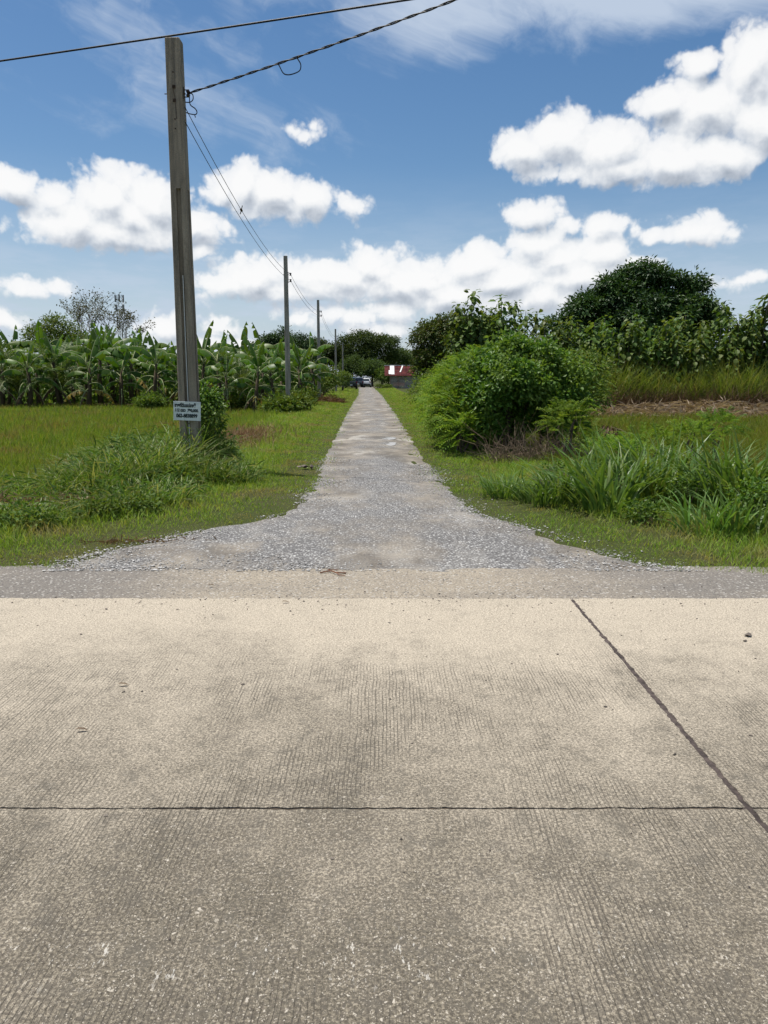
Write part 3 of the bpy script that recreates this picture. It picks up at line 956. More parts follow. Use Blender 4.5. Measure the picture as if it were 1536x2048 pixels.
def clump_centres(blobs, n, zmin=-0.35, inner=0.72, shell=(0.70, 1.04)):
    b = np.array(blobs, float)
    area = (b[:, 3] * b[:, 4] + b[:, 3] * b[:, 5] + b[:, 4] * b[:, 5])
    pick = rng.choice(len(b), size=int(n * 1.9), p=area / area.sum())
    d = rdir(len(pick))
    low = d[:, 2] < zmin
    d[low, 2] *= -1
    lump = 1 + 0.10 * np.sin(d[:, 0] * 7 + pick) * np.cos(d[:, 1] * 6 + pick * 2) + 0.06 * np.sin(d[:, 2] * 11 + d[:, 0] * 9)
    f = rng.uniform(*shell, len(pick)) * lump
    c = b[pick, :3] + d * b[pick, 3:6] * f[:, None]
    out = unit(d / b[pick, 3:6])
    ok = np.ones(len(c), bool)
    for j in range(len(b)):
        q = (((c - b[j, :3]) / b[j, 3:6]) ** 2).sum(1)
        ok &= ~((q < inner ** 2) & (pick != j))
    c, out = c[ok], out[ok]
    return c[:n], out[:n]

def lumps(blobs, n, lo, hi, seed=1, zmin=-0.3, shell=(0.55, 0.98)):
    """small boughs spread over the big masses, so that a crown has knobs, hollows and gaps"""
    c, o = clump_centres(blobs, n, zmin, 0.55, shell)
    r = rng.uniform(lo, hi, len(c))
    return [(p[0], p[1], p[2], q * 1.15, q * 1.15, q * 0.85) for p, q in zip(c, r)]

def crown(blobs, n, per, cr, L, W, droop=0.3, up=0.7, tm=DIAMOND, **kw):
    c, o = clump_centres(blobs, n, **kw)
    m = len(c)
    off = rng.normal(0, 1, (m, per, 3)) * cr * rng.uniform(0.6, 1.3, (m, 1, 1)) * np.array([1, 1, 0.75])
    P = (c[:, None] + off).reshape(-1, 3)
    O = np.repeat(o, per, 0)
    k = len(P)
    A = unit(off.reshape(-1, 3)) * 0.7 + O * 0.4 + rng.normal(0, 0.45, (k, 3)) + np.array([0, 0, -droop])
    N = O * 0.5 + np.array([0, 0, up]) + rng.normal(0, 0.42, (k, 3))
    return leaves(P, A, N, L * rng.uniform(0.65, 1.25, k), W * rng.uniform(0.7, 1.2, k), tm)

def sprays(blobs, n, pairs, Ls, leaflet, width, droop=0.35, **kw):
    """feathery compound leaves: a drooping stalk with two rows of narrow leaflets"""
    c, o = clump_centres(blobs, n, **kw)
    m = len(c)
    A = unit(o * 0.8 + rng.normal(0, 0.55, (m, 3)) + np.array([0, 0, 0.25]))
    N = unit(np.array([0, 0, 1.0]) + rng.normal(0, 0.3, (m, 3)))
    B = unit(np.cross(N, A))
    L = Ls * rng.uniform(0.6, 1.3, m)
    Ps, As, Ns = [], [], []
    for i in range(pairs):
        t = (i + 0.6) / pairs
        p = c + A * (L * t)[:, None]
        p[:, 2] -= L * droop * t * t
        for sgn in (-1, 1):
            Ps.append(p); As.append(B * sgn + A * 0.55 + np.array([0, 0, -0.15])); Ns.append(N + rng.normal(0, 0.2, (m, 3)))
    P, A2, N2 = np.concatenate(Ps), np.concatenate(As), np.concatenate(Ns)
    k = len(P)
    return leaves(P, A2, N2, leaflet * rng.uniform(0.7, 1.2, k), width * rng.uniform(0.8, 1.2, k))

def limbs(base, h, spread, r0, seed, n=7, levels=1, start=0.35, lean=0.0):
    """trunk with limbs as one tapered tube mesh"""
    r = random.Random(seed)
    mb = MB()
    top = Vector(base) + Vector((lean, r.uniform(-.3, .3), h))
    def poly(a, b, sag, k=5):
        a, b = Vector(a), Vector(b)
        q = []
        for i in range(k):
            t = i / (k - 1)
            q.append(a.lerp(b, t) + Vector((r.uniform(-1, 1), r.uniform(-1, 1), 0)) * 0.04 * (b - a).length * math.sin(math.pi * t) + Vector((0, 0, sag * math.sin(math.pi * t))))
        return q
    trunk = poly(base, top, 0, 7)
    mb.tube(trunk, [r0 * (1 - 0.8 * i / 6) * (1.35 if i == 0 else 1) for i in range(7)], 8)
    for i in range(n):
        t = start + (0.95 - start) * (i + r.random() * 0.6) / n
        a = Vector(base).lerp(top, t)
        ang = i * 2.4 + r.uniform(-.4, .4)
        ln = spread * (1.1 - 0.5 * t) * r.uniform(0.7, 1.1)
        b = a + Vector((math.cos(ang) * ln, math.sin(ang) * ln, ln * r.uniform(0.3, 0.8)))
        rb = r0 * (1 - 0.75 * t) * 0.55
        mb.tube(poly(a, b, -0.05 * ln), [rb * (1 - 0.2 * q) for q in range(5)], 6)
        for q in range(levels * 2):
            c = a.lerp(b, r.uniform(0.45, 0.95))
            e = c + Vector((r.uniform(-1, 1), r.uniform(-1, 1), r.uniform(0.1, 1))) * ln * 0.45
            mb.tube(poly(c, e, 0, 3), [rb * 0.4, rb * 0.3, rb * 0.12], 5)
    return mb

def plant(name, label, cat, group, base, V, T, mat, trunk=None, bark=None, crown_name='crown', rz=0):
    e = empty(name, base, rz)
    tag(e, label, cat, group)
    if trunk is not None:
        tk = trunk.build('trunk' if crown_name == 'crown' else 'stem', bark or M['bark'], e)
        smoothen(tk, 60)
        if crown_name != 'crown': tk['kind'] = 'stuff'
    c = np_obj(crown_name, V, T, mat, e)
    c['kind'] = 'stuff'
    return e

# ------------------------------------------------------------------ grass of the verges and the paddies
def dpts(n, y0, y1, xlo, xhi):
    """random feet, thicker near the road"""
    y = y0 * (y1 / y0) ** rng.uniform(0, 1, n)
    a, b = xlo(y), xhi(y)
    return a + (b - a) * rng.uniform(0, 1, n), y

def edge_ok(x, y, gap=0.0):
    j = 0.07 * np.sin(y * 6.1 + x * 2) + 0.05 * np.sin(y * 13.0)
    j = j * 0.5 + rng.exponential(0.10, len(x)) * (1 - gap)
    outside = (x < xl(y) + j) | (x > xr(y) - j)
    return outside & (y > SH_Y1 + 0.03 - np.clip((x - 2.2) * 0.20, 0, 0.28) + 0.05 * np.sin(x * 5.0) + 0.04 * np.sin(x * 17))

def verge(name, label, n, side):
    frame = lambda y: 0.62 * (y + 0.6) + 2.2
    if side < 0:
        x, y = dpts(n, 6.5, 125, lambda y: np.where(y < 11.0, -frame(y), xl(y) - 3.5), lambda y: xl(y) + 0.30)
    else:
        x, y = dpts(n, 6.1, 125, lambda y: xr(y) - 0.30, lambda y: np.where(y < 11.0, frame(y), xr(y) + 2.9))
    k = edge_ok(x, y) & (rng.uniform(0, 1, n) < np.clip(1.25 - 0.010 * y, 0.3, 1))
    dist = np.minimum(np.abs(x - xl(y)), np.abs(x - xr(y)))
    k &= rng.uniform(0, 1, n) < 0.6 + 0.4 * sstep(dist, 0.0, 0.4)     # thinner along the stones
    x, y, dist = x[k], y[k], dist[k]
    m = len(x)
    lush = sstep(dist, 0.3, 2.0)
    h = (0.035 + 0.115 * lush + 0.03 * np.clip(wob(x, y, 1.3, 1.0), -0.5, 1)) * rng.uniform(0.5, 1.5, m) * (1 + 0.006 * y)
    h = np.clip(h, 0.02, 0.3)
    w = (0.0035 + 0.00055 * y) * rng.uniform(0.6, 1.4, m)
    P = np.stack([x, y, zg(x, y) - 0.004], 1)
    V, T = blades(P, h, w, rng.uniform(0, 6.28, m), rng.uniform(0.05, 0.75, m), rng.uniform(0, 0.5, m), 2)
    tag(np_obj(name, V, T, M['grass_verge']), label, 'grass', kind='stuff')
verge('verge_grass', 'short green grass on the verge between pole line and gravel track', 150000, -1)
verge('verge_grass', 'short green grass on the verge beside the bushes and cane grass', 135000, 1)

def paddy(name, label, n, side, y1):
    if side < 0:
        x, y = dpts(n, 9.8, y1, lambda y: -0.60 * (y + 1.5) - 2.2, lambda y: np.minimum(xl(np.maximum(y, 11.5)) - 2.9, -3.4))
    else:
        x, y = dpts(n, 9.8, y1, lambda y: np.maximum(xr(np.maximum(y, 11.5)) + 2.2, 2.9), lambda y: 0.62 * (y + 1.5) + 2.2)
    k = (y > 10.0 + 0.5 * np.sin(x)) & (wob(x, y, 0.7, 3.0) + rng.normal(0, 0.6, len(x)) > -0.9)
    x, y = x[k], y[k]
    m = len(x)
    h = 0.34 * rng.uniform(0.45, 1.4, m) * (1 + 0.35 * wob(x, y, 0.45))
    w = (0.004 + 0.00048 * y) * rng.uniform(0.6, 1.5, m)
    P = np.stack([x, y, zg(x, y) - 0.01], 1)
    V, T = blades(P, h, w, rng.uniform(0, 6.28, m), rng.uniform(0.05, 0.55, m), rng.uniform(0, 0.35, m), 2)
    tag(np_obj(name, V, T, M['grass_field']), label, 'grass', kind='stuff')
paddy('field_grass', 'olive green grass of the low field in front of the banana plants', 145000, -1, 56)
paddy('field_grass', 'olive green grass of the low field in front of the wild cane', 110000, 1, 40)

n = 2600
x = -3.75 + rng.normal(0, 0.45, n); y = 20.5 + rng.normal(0, 1.8, n)
V, T = blades(np.stack([x, y, zg(x, y)], 1), 0.42 * rng.uniform(0.4, 1.2, n), 0.012 * rng.uniform(0.6, 1.4, n), rng.uniform(0, 6.28, n), rng.uniform(0.05, 0.7, n), rng.uniform(0, 0.6, n), 2)
tag(np_obj('dry_grass', V, T, M['dead_red']), 'reddish brown dying grass right of the nearest pole', 'grass', kind='stuff')

# --- rank grass round the foot of the nearest pole (things: tufts you could dig up)
def tuft(name, label, cat, group, x, y, n, h, w, spread, mat, lean=(0.1, 0.7), curl=(0.1, 0.7), seg=4, z=None, part='leaves', leafy=0):
    a = rng.uniform(0, 6.28, n)
    rad = spread * np.sqrt(rng.uniform(0, 1, n)) * 0.55
    z0 = float(zg(x, y)) if z is None else z
    P = np.stack([rad * np.cos(a), rad * np.sin(a), zg(x + rad * np.cos(a), y + rad * np.sin(a)) - z0 - 0.01], 1)
    az = a + rng.normal(0, 0.8, n)
    V, T = blades(P, h * rng.uniform(0.45, 1.15, n), w * rng.uniform(0.6, 1.25, n), az, rng.uniform(*lean, n), rng.uniform(*curl, n), seg)
    if leafy:
        m = leafy
        aa = rng.uniform(0, 6.28, m); rr = spread * np.sqrt(rng.uniform(0, 1, m)) * 0.8
        LP = np.stack([rr * np.cos(aa), rr * np.sin(aa), h * rng.uniform(0.05, 0.85, m) * (1 - 0.5 * (rr / spread) ** 2)], 1)
        LA = np.stack([rng.normal(0, 1, m), rng.normal(0, 1, m), rng.normal(0.25, 0.5, m)], 1)
        V, T = joined([(V, T), leaves(LP, LA, rdir(m) * 0.6 + np.array([0, 0, 0.8]), rng.uniform(0.10, 0.24, m), rng.uniform(0.012, 0.022, m))])
    e = empty(name, (x, y, z0))
    tag(e, label, cat, group)
    o = np_obj(part, V, T, mat, e)
    o['kind'] = 'stuff'
    return e

TUFTS_L = [  # px of the foot, height, spread, blades, label
    (330, 958, 0.62, 0.75, 420, 'dense rank grass tuft just left of the nearest pole foot'),
    (268, 975, 0.60, 0.8, 460, 'broad rank grass tuft two paces left of the nearest pole'),
    (205, 990, 0.46, 0.75, 420, 'rank grass tuft above the straw litter on the left verge'),
    (140, 1000, 0.34, 0.7, 340, 'lower rank grass tuft left of the straw litter'),
    (60, 1008, 0.34, 0.7, 320, 'rank grass tuft at the left frame edge beside yellow straw'),
    (-60, 1010, 0.40, 0.7, 320, 'rank grass tuft just beyond the left frame edge'),
    (400, 972, 0.34, 0.65, 380, 'low grass tuft in front of the nearest pole foot'),
    (455, 968, 0.30, 0.6, 330, 'low dark grass tuft right of the nearest pole foot'),
    (310, 1010, 0.28, 0.75, 380, 'low spreading grass tuft in front of the broad rank tuft'),
    (225, 1025, 0.24, 0.7, 300, 'low grass tuft at the right end of the straw litter'),
    (370, 945, 0.70, 0.55, 300, 'tall weedy grass hugging the nearest pole'),
    (60, 1052, 0.22, 0.75, 340, 'low dark leafy grass patch at the left frame edge'),
    (300, 925, 0.62, 0.9, 330, 'seeding rank grass behind the broad tuft on the field slope'),
    (230, 940, 0.50, 0.9, 330, 'rank grass tuft on the field slope behind the straw litter'),
]
for px, py, h, sp, n, lab in TUFTS_L:
    x, y = gp(px, py, -0.05)
    tuft('grass_tuft', lab, 'grass tuft', 'rank grass round the nearest pole', x, y, int(n * 1.0), h * 1.55, 0.022, sp * 1.3, M['grass_tall'], (0.1, 0.8), (0.1, 0.9), 5, leafy=int(n * 0.6))

# --- cane grass clumps in front on the right: broad arching leaves
TUFTS_R = [
    (1010, 1000, 0.34, 0.42, 130, 0.016, 'small bright grass tuft nearest the gravel track on the right verge'),
    (1090, 1015, 0.42, 0.45, 90, 0.020, 'low cane grass tuft between the small bright tuft and the tall clump'),
    (1150, 1015, 0.62, 0.5, 85, 0.026, 'cane grass clump in front of the dry brown leaf bundle'),
    (1215, 1030, 0.78, 0.5, 95, 0.030, 'fan shaped cane grass clump with wide arching leaves'),
    (1280, 1010, 0.85, 0.55, 100, 0.030, 'tall cane grass clump behind the fan shaped one'),
    (1335, 1000, 1.00, 0.55, 105, 0.032, 'tallest cane grass clump with a pale upright broken leaf'),
    (1400, 1005, 0.92, 0.55, 100, 0.030, 'cane grass clump beneath the feathery seedlings'),
    (1460, 1030, 0.88, 0.55, 100, 0.030, 'cane grass clump with a long leaf leaning over the field'),
    (1520, 1035, 0.90, 0.6, 100, 0.030, 'cane grass clump cut by the right frame edge'),
    (1590, 1040, 0.90, 0.6, 80, 0.030, 'cane grass clump just beyond the right frame edge'),
    (1680, 1035, 0.85, 0.6, 80, 0.030, 'cane grass clump two paces beyond the right frame edge'),
    (1425, 1075, 0.42, 0.5, 80, 0.022, 'low cane grass tuft in front of the leafy weed'),
    (1500, 1078, 0.45, 0.5, 80, 0.022, 'low cane grass tuft at the right frame edge'),
    (1240, 975, 0.85, 0.6, 90, 0.026, 'cane grass clump behind the fan shaped one near the field'),
    (1390, 965, 0.95, 0.7, 95, 0.026, 'back cane grass clump bordering the low field'),
]
for px, py, h, sp, n, w, lab in TUFTS_R:
    x, y = gp(px, py, -0.05)
    tuft('cane_grass', lab, 'grass tuft', 'cane grass on the right verge', x, y, int(n * 1.3), h * 1.3, w * 1.5, sp * 1.3, M['grass_cane'], (0.05, 0.55), (0.05, 0.75), 6)

# leafy weeds between the cane grass
def weed(px, py, r, h, lab, mat='leaf_bush', L=0.055):
    x, y = gp(px, py, -0.03)
    V, T = crown([(0, 0, h * 0.55, r, r, h * 0.55)], int(90 * r / 0.3), 8, 0.05, L, L * 0.62, 0.2)
    st = MB()
    for i in range(6):
        a = i * 1.1
        st.tube([(0, 0, -0.02), (math.cos(a) * r * 0.4, math.sin(a) * r * 0.4, h * 0.5), (math.cos(a) * r * 0.7, math.sin(a) * r * 0.7, h * 0.9)], [0.006, 0.005, 0.002], 5)
    plant('weed', lab, 'weed', 'leafy weeds on the verges', (x, y, float(zg(x, y))), V, T, M[mat], st, M['bark'], 'foliage')
weed(1370, 1030, 0.22, 0.42, 'leafy weed at the foot of the tallest cane grass clump')
weed(1500, 1062, 0.26, 0.48, 'leafy weed at the right frame edge among cane grass')
weed(1110, 985, 0.22, 0.36, 'dark leafy weed left of the cane grass in front of dry stalks')
weed(1290, 1052, 0.20, 0.20, 'low dark weed beside the bare earth patch under cane grass')
weed(210, 1040, 0.25, 0.16, 'broad leaved creeping weed below the straw litter', 'leaf_mid')
weed(45, 1060, 0.35, 0.20, 'broad leaved creeping weed at the left frame edge', 'leaf_mid')
weed(285, 1032, 0.25, 0.16, 'broad leaved creeping weed in front of the rank grass', 'leaf_mid')

for px, py, r_, h_, lab in ((180, 965, 0.35, 0.45, 'leafy weed in the rank grass left of the nearest pole'), (250, 935, 0.4, 0.6, 'tall leafy weed behind the broad rank tuft'), (345, 985, 0.3, 0.3, 'leafy weed in front of the nearest pole foot'),
                            (440, 945, 0.3, 0.4, 'dark leafy weed right of the nearest pole foot'), (120, 985, 0.3, 0.3, 'leafy weed above the straw on the left verge')):
    weed(px, py, r_, h_, lab, 'leaf_mid', 0.075)

# straw and litter
M['trash'] = leaf_mat('cane_trash', [(0.34, 0.265, 0.175), (0.46, 0.37, 0.26), (0.58, 0.49, 0.36), (0.24, 0.17, 0.105)], 0.2, 0.7, 0.2)
def litter(name, label, cx, cy, rx, ry, n, L, w, mat, h=0.08, z=None):
    a = rng.uniform(0, 6.28, n); q = np.sqrt(rng.uniform(0, 1, n))
    x, y = cx + rx * q * np.cos(a), cy + ry * q * np.sin(a)
    P = np.stack([x, y, zg(x, y) + h * rng.uniform(0, 1, n) * (1 - q)], 1)
    A = unit(np.stack([rng.normal(0, 1, n), rng.normal(0, 1, n), rng.normal(0.1, 0.25, n)], 1))
    N = unit(np.stack([rng.normal(0, .5, n), rng.normal(0, .5, n), np.ones(n)], 1))
    V, T = leaves(P, A, N, L * rng.uniform(0.5, 1.3, n), w * rng.uniform(0.6, 1.3, n))
    return tag(np_obj(name, V, T, mat), label, 'litter', kind='stuff')
x, y = gp(125, 1018)
litter('straw_litter', 'dry brown straw lying on the left verge', x, y, 0.6, 0.30, 800, 0.24, 0.012, M['straw'], 0.20)
x, y = gp(25, 1018)
litter('straw_litter', 'yellowish cut grass heaped at the left frame edge', x, y, 0.38, 0.25, 480, 0.22, 0.012, M['straw'], 0.24)
x, y = gp(1310, 1048)
litter('straw_litter', 'dry earth coloured litter under the cane grass', x, y, 0.22, 0.2, 200, 0.10, 0.010, M['straw'], 0.08)
x, y = gp(300, 1084)
litter('straw_litter', 'brown dry grass along the stone edge of the left verge', x, y, 0.8, 0.07, 260, 0.10, 0.006, M['dead_red'], 0.02)
litter('dry_frond_heap', 'reddish brown dry fronds heaped beside the third pole', -4.0, 53, 1.3, 2.4, 900, 0.55, 0.035, M['dead_red'], 0.45)
litter('leaf_litter', 'pale dry leaf litter under the front banana plants', -22, 54.5, 13, 2.4, 1500, 0.55, 0.08, M['dead'], 0.3)
litter('straw_litter', 'pale dry cane trash along the foot of the wild cane', 17.5, 41.6, 13.5, 2.4, 12000, 0.6, 0.045, M['trash'], 0.9)

# --- wild cane wall across the right field
n = 16000
x = rng.uniform(5.5, 34, n); y = 43.6 + rng.gamma(1.6, 1.0, n) + 0.4 * np.sin(x * 0.9)
P = np.stack([x, y, zg(x, y)], 1)
V, T = blades(P, 3.2 * rng.uniform(0.4, 1.12, n) * (1 + 0.16 * wob(x, y, 0.5)), 0.035 * rng.uniform(0.6, 1.4, n), rng.uniform(0, 6.28, n), rng.uniform(0.02, 0.4, n), rng.uniform(0.0, 0.6, n), 4)
tag(np_obj('wild_cane_grass', V, T, M['grass_wall']), 'tall wild cane standing as a wall behind the right field', 'cane', kind='stuff')
n = 9000
x = rng.uniform(5.5, 34, n); y = 42.7 + rng.uniform(0, 1.0, n) + 0.4 * np.sin(x * 0.9)
P = np.stack([x, y, zg(x, y)], 1)
V, T = blades(P, 1.9 * rng.uniform(0.3, 1.2, n), 0.030 * rng.uniform(0.6, 1.4, n), rng.uniform(0, 6.28, n), rng.uniform(0.1, 0.8, n), rng.uniform(0.0, 0.7, n), 3)
tag(np_obj('dry_cane_grass', V, T, M['dead']), 'dry brown cane stalks along the foot of the green cane', 'cane', kind='stuff')

# ------------------------------------------------------------------ shrubs on the right of the track
def shrub(name, label, base, blobs, n, per, cr, L, W, mat, kind='leaf', group='shrubs beside the gravel track', stems=6, pairs=9):
    bx, by = base
    nb = len(blobs)
    bz = float(zg(bx, by))
    if kind == 'leaf':
        if len(blobs) < 20:
            rr = sum(min(b[3:6]) for b in blobs) / len(blobs)
            blobs = lumps(blobs, 34, rr * 0.22, rr * 0.50)
        V, T = crown(blobs, n, per, cr, L, W, 0.25, 0.7)
    else:
        V, T = sprays(blobs, n, pairs, cr, L, W)
    st = MB()
    r = random.Random(int(bx * 97 + by * 31))
    for i in range(stems):
        b = blobs[i % len(blobs)]
        e = Vector((b[0] + r.uniform(-.4, .4) * b[3], b[1] + r.uniform(-.4, .4) * b[4], b[2] + r.uniform(-0.1, .5) * b[5]))
        s = Vector((r.uniform(-.03, .03), r.uniform(-.03, .03), -0.1)) if nb < 3 else Vector((b[0] * 0.4 + r.uniform(-.2, .2), b[1] * 0.4 + r.uniform(-.2, .2), -0.1))
        st.tube([s, s.lerp(e, 0.5) + Vector((r.uniform(-.1, .1), r.uniform(-.1, .1), 0.05)), e], [0.035, 0.025, 0.01], 6)
    return plant(name, label, 'shrub', group, (bx, by, bz), V, T, mat, st, M['bark'], 'foliage')

# main round bush (dense leafy), its feathery neighbours, then the bank running back along the track
BT = [(2.05, -.1, 1.80, .34), (2.45, .2, 2.20, .34), (2.78, -.1, 2.28, .27), (3.06, .2, 2.25, .32), (3.40, 0, 2.05, .34), (3.78, .2, 1.92, .30), (4.05, 0, 1.55, .34), (4.2, .1, 1.15, .28),
      (2.15, -.6, 1.32, .40), (2.62, -.7, 1.66, .46), (3.12, -.6, 1.48, .42), (3.62, -.3, 1.20, .40), (2.35, -.2, 1.85, .36), (2.95, -.3, 1.95, .34), (2.2, -.5, .62, .40), (2.5, .5, 1.2, .6), (3.2, .5, 1.2, .6), (2.2, .5, .9, .5)]
BT = [(a, b, c * 0.90, d) for a, b, c, d in BT] + [(2.6, .3, .55, .55), (3.2, .3, .6, .55), (3.7, .2, .7, .45), (4.0, .3, .5, .4)]
BL_ = []
for X_, Y_, Z_, R_ in BT:
    BL_.append((X_ - 2.8, Y_, Z_, R_ * 1.05, R_, R_ * 0.8))
    for q in range(3):
        d_ = rdir(1)[0]
        d_[2] = abs(d_[2]) * 0.9
        r_ = R_ * rng.uniform(0.30, 0.55)
        BL_.append((X_ - 2.8 + d_[0] * R_ * 1.15, Y_ + d_[1] * R_ * 0.9, Z_ + d_[2] * R_ * 0.95, r_, r_, r_ * 0.75))
for q in range(46):                     # loose shoots breaking the outline
    X_, Y_, Z_, R_ = BT[rng.integers(0, 10)]
    BL_.append((X_ - 2.8 + rng.uniform(-.4, .4), Y_ + rng.uniform(-.3, .3), Z_ + R_ * rng.uniform(0.7, 1.1), 0.07, 0.07, rng.uniform(0.12, 0.26)))
shrub('roadside_bush', 'large dense green bush standing nearest on the right of the track', (2.8, 17.2), BL_, 1800, 15, 0.095, 0.105, 0.060, M['leaf_bush'], stems=18)
shrub('feathery_shrub', 'bright feathery slope of leaves between track and dense bush', (1.9, 17.2),
      [(-0.15, -0.4, 0.45, 0.42, 0.6, 0.42), (0.0, 0.3, 0.9, 0.5, 0.6, 0.5), (0.2, 1.0, 1.35, 0.55, 0.6, 0.5), (0.1, 1.9, 1.5, 0.6, 0.7, 0.5), (-0.2, 1.2, 0.7, 0.5, 0.7, 0.6)], 760, 9, 0.46, 0.105, 0.034, M['leaf_feather'], 'feather')
shrub('feathery_shrub', 'feathery light green shrub leaning out right of the large dense bush', (3.9, 17.9),
      [(0.1, 0, 1.35, 0.35, 0.4, 0.35), (0.2, -0.2, 0.8, 0.45, 0.4, 0.35), (-0.2, 0.2, 1.75, 0.3, 0.3, 0.25), (0.35, 0.3, 1.0, 0.4, 0.4, 0.6)], 420, 10, 0.40, 0.085, 0.026, M['leaf_feather'], 'feather')
shrub('feathery_shrub', 'tall feathery shrub rising on the track side behind the dense bush', (2.0, 19.2),
      [(0.0, 0, 0.9, 0.8, 0.9, 0.9), (0.4, 0.2, 1.6, 0.7, 0.7, 0.6), (-0.3, -0.4, 0.5, 0.6, 0.7, 0.5)], 900, 10, 0.45, 0.085, 0.026, M['leaf_feather'], 'feather')
shrub('feathery_shrub', 'feathery shoots growing through the top of the large dense bush', (2.9, 17.6),
      [(-0.9, 0, 1.3, 0.5, 0.6, 0.5), (0.2, 0.2, 1.95, 0.6, 0.5, 0.35), (-1.3, 0.3, 0.8, 0.4, 0.6, 0.6)], 230, 9, 0.46, 0.090, 0.028, M['leaf_feather'], 'feather')
shrub('feathery_shrub', 'low feathery shrub skirting the foot of the bank by the track', (1.7, 18.8),
      [(0.0, 0, 0.45, 0.50, 0.8, 0.55), (0.1, 0.9, 0.75, 0.55, 0.8, 0.75), (0.2, 1.9, 1.0, 0.7, 0.9, 0.9)], 800, 10, 0.34, 0.070, 0.022, M['leaf_feather'], 'feather')
shrub('feathery_shrub', 'bright feathery shrub behind the large dense bush beside the track', (2.2, 22.0),
      [(0.1, 0, 0.8, 0.95, 1.6, 0.85), (0.8, 0.8, 1.3, 1.0, 1.3, 0.85), (-0.1, 1.8, 0.8, 0.8, 1.2, 0.9), (1.6, 1.0, 1.6, 1.0, 1.0, 0.7)], 1300, 9, 0.50, 0.12, 0.040, M['leaf_feather'], 'feather')
shrub('feathery_shrub', 'third feathery shrub along the track with rounded top', (2.4, 28.5),
      [(0.2, 0, 0.9, 1.0, 2.4, 1.0), (1.1, 0.8, 1.6, 1.1, 2.2, 0.9), (0.0, 2.2, 0.7, 0.8, 1.8, 0.8)], 1100, 8, 0.60, 0.15, 0.050, M['leaf_feather'], 'feather')
shrub('roadside_bush', 'green bush in the middle of the bank along the track', (2.6, 37.0),
      [(0.3, 0, 0.9, 1.2, 3.0, 1.1), (1.3, 1.0, 1.5, 1.2, 2.6, 1.0), (0.0, 3.0, 0.7, 0.9, 2.4, 0.9)], 950, 9, 0.26, 0.17, 0.07, M['leaf_mid'])
shrub('roadside_bush', 'far green bush of the bank in front of the shed', (3.4, 50.0),
      [(0.4, 0, 0.8, 1.3, 4.0, 1.1), (1.8, 1.0, 1.4, 1.6, 3.6, 1.1), (0.2, 5.0, 0.6, 1.0, 3.4, 0.9)], 850, 9, 0.30, 0.22, 0.085, M['leaf_mid'])
shrub('roadside_bush', 'farthest low green bank hiding the foot of the shed', (5.4, 68.0),
      [(0.4, 0, 0.6, 1.7, 7.0, 1.0), (2.4, 1.0, 1.0, 2.2, 7.0, 1.3), (1.0, 14.0, 0.5, 2.2, 8.0, 1.0), (4.0, 16.0, 0.8, 3.2, 8.0, 1.3)], 1200, 8, 0.36, 0.26, 0.10, M['leaf_mid'])
shrub('feathery_shrub', 'feathery shrub linking the dense bush to the wild cane behind', (6.1, 26.0),
      [(0, 0, 1.3, 1.0, 1.0, 1.1), (0.5, 0.3, 2.0, 0.7, 0.7, 0.5), (-0.7, 0.2, 1.6, 0.7, 0.7, 0.6)], 520, 9, 0.55, 0.13, 0.042, M['leaf_feather'], 'feather')
shrub('roadside_bush', 'leafy bush behind the large dense one with upright shoots', (4.6, 21.5),
      [(0, 0, 1.2, 1.2, 1.2, 1.2), (0.5, 0.2, 1.9, 0.9, 0.8, 0.7)], 800, 10, 0.16, 0.11, 0.06, M['leaf_mid'])
# drooping seedlings over the field edge
for px, py, h, lab in ((1130, 905, 0.9, 'feathery seedling with a bent stem right of the dead brush'), (1290, 905, 0.75, 'feathery seedling behind the dry leaf bundle'),
                       (1380, 900, 0.85, 'feathery seedling above the tallest cane grass'), (1430, 880, 0.95, 'tall feathery seedling standing over the right field edge'),
                       (1230, 945, 0.55, 'low feathery seedling below the dry leaf bundle'), (1180, 900, 0.5, 'low feathery seedling left of the dry leaf bundle')):
    x, y = gp(px, py + 45, -0.2)
    shrub('seedling', lab, (x, y), [(0, 0, h * 0.95, 0.45, 0.36, h * 0.36)], 110, 9, 0.32, 0.070, 0.022, M['leaf_feather'], 'feather', 'feathery seedlings at the field edge', 4)

# dead brush at the foot of the large bush
def brush(label, cx, cy, rx, ry, h, n, mat):
    r = random.Random(n)
    mb = MB()
    for i in range(n):
        a = r.uniform(0, 6.28); q = math.sqrt(r.random())
        s = Vector((rx * q * math.cos(a), ry * q * math.sin(a), -0.02))
        d = Vector((r.uniform(-1, 1), r.uniform(-1, 1), r.uniform(0.2, 1.6))).normalized()
        L = h * r.uniform(0.5, 1.4)
        m = s + d * L * 0.5 + Vector((r.uniform(-.1, .1), r.uniform(-.1, .1), r.uniform(-.05, .1)))
        e = s + d * L + Vector((r.uniform(-.25, .25), r.uniform(-.25, .25), r.uniform(-.25, .05)))
        e.z = max(e.z, 0.02)
        w = r.uniform(0.003, 0.008)
        mb.tube([s, m, e], [w, w * 0.8, w * 0.3], 4, cap=False)
    e = empty('dead_brush', (cx, cy, float(zg(cx, cy))))
    tag(e, label, 'brush')
    o = mb.build('twigs', mat, e)
    o['kind'] = 'stuff'
brush('tangled brown dead brush at the foot of the large dense bush', 3.0, 15.2, 1.05, 0.5, 0.75, 420, M['twig'])
brush('sparse brown dead stalks right of the tangled dead brush', 3.7, 14.3, 0.5, 0.4, 0.5, 120, M['twig'])
brush('dry brown stalks standing left of the fan shaped cane grass', 2.6, 10.6, 0.25, 0.2, 0.5, 60, M['twig'])

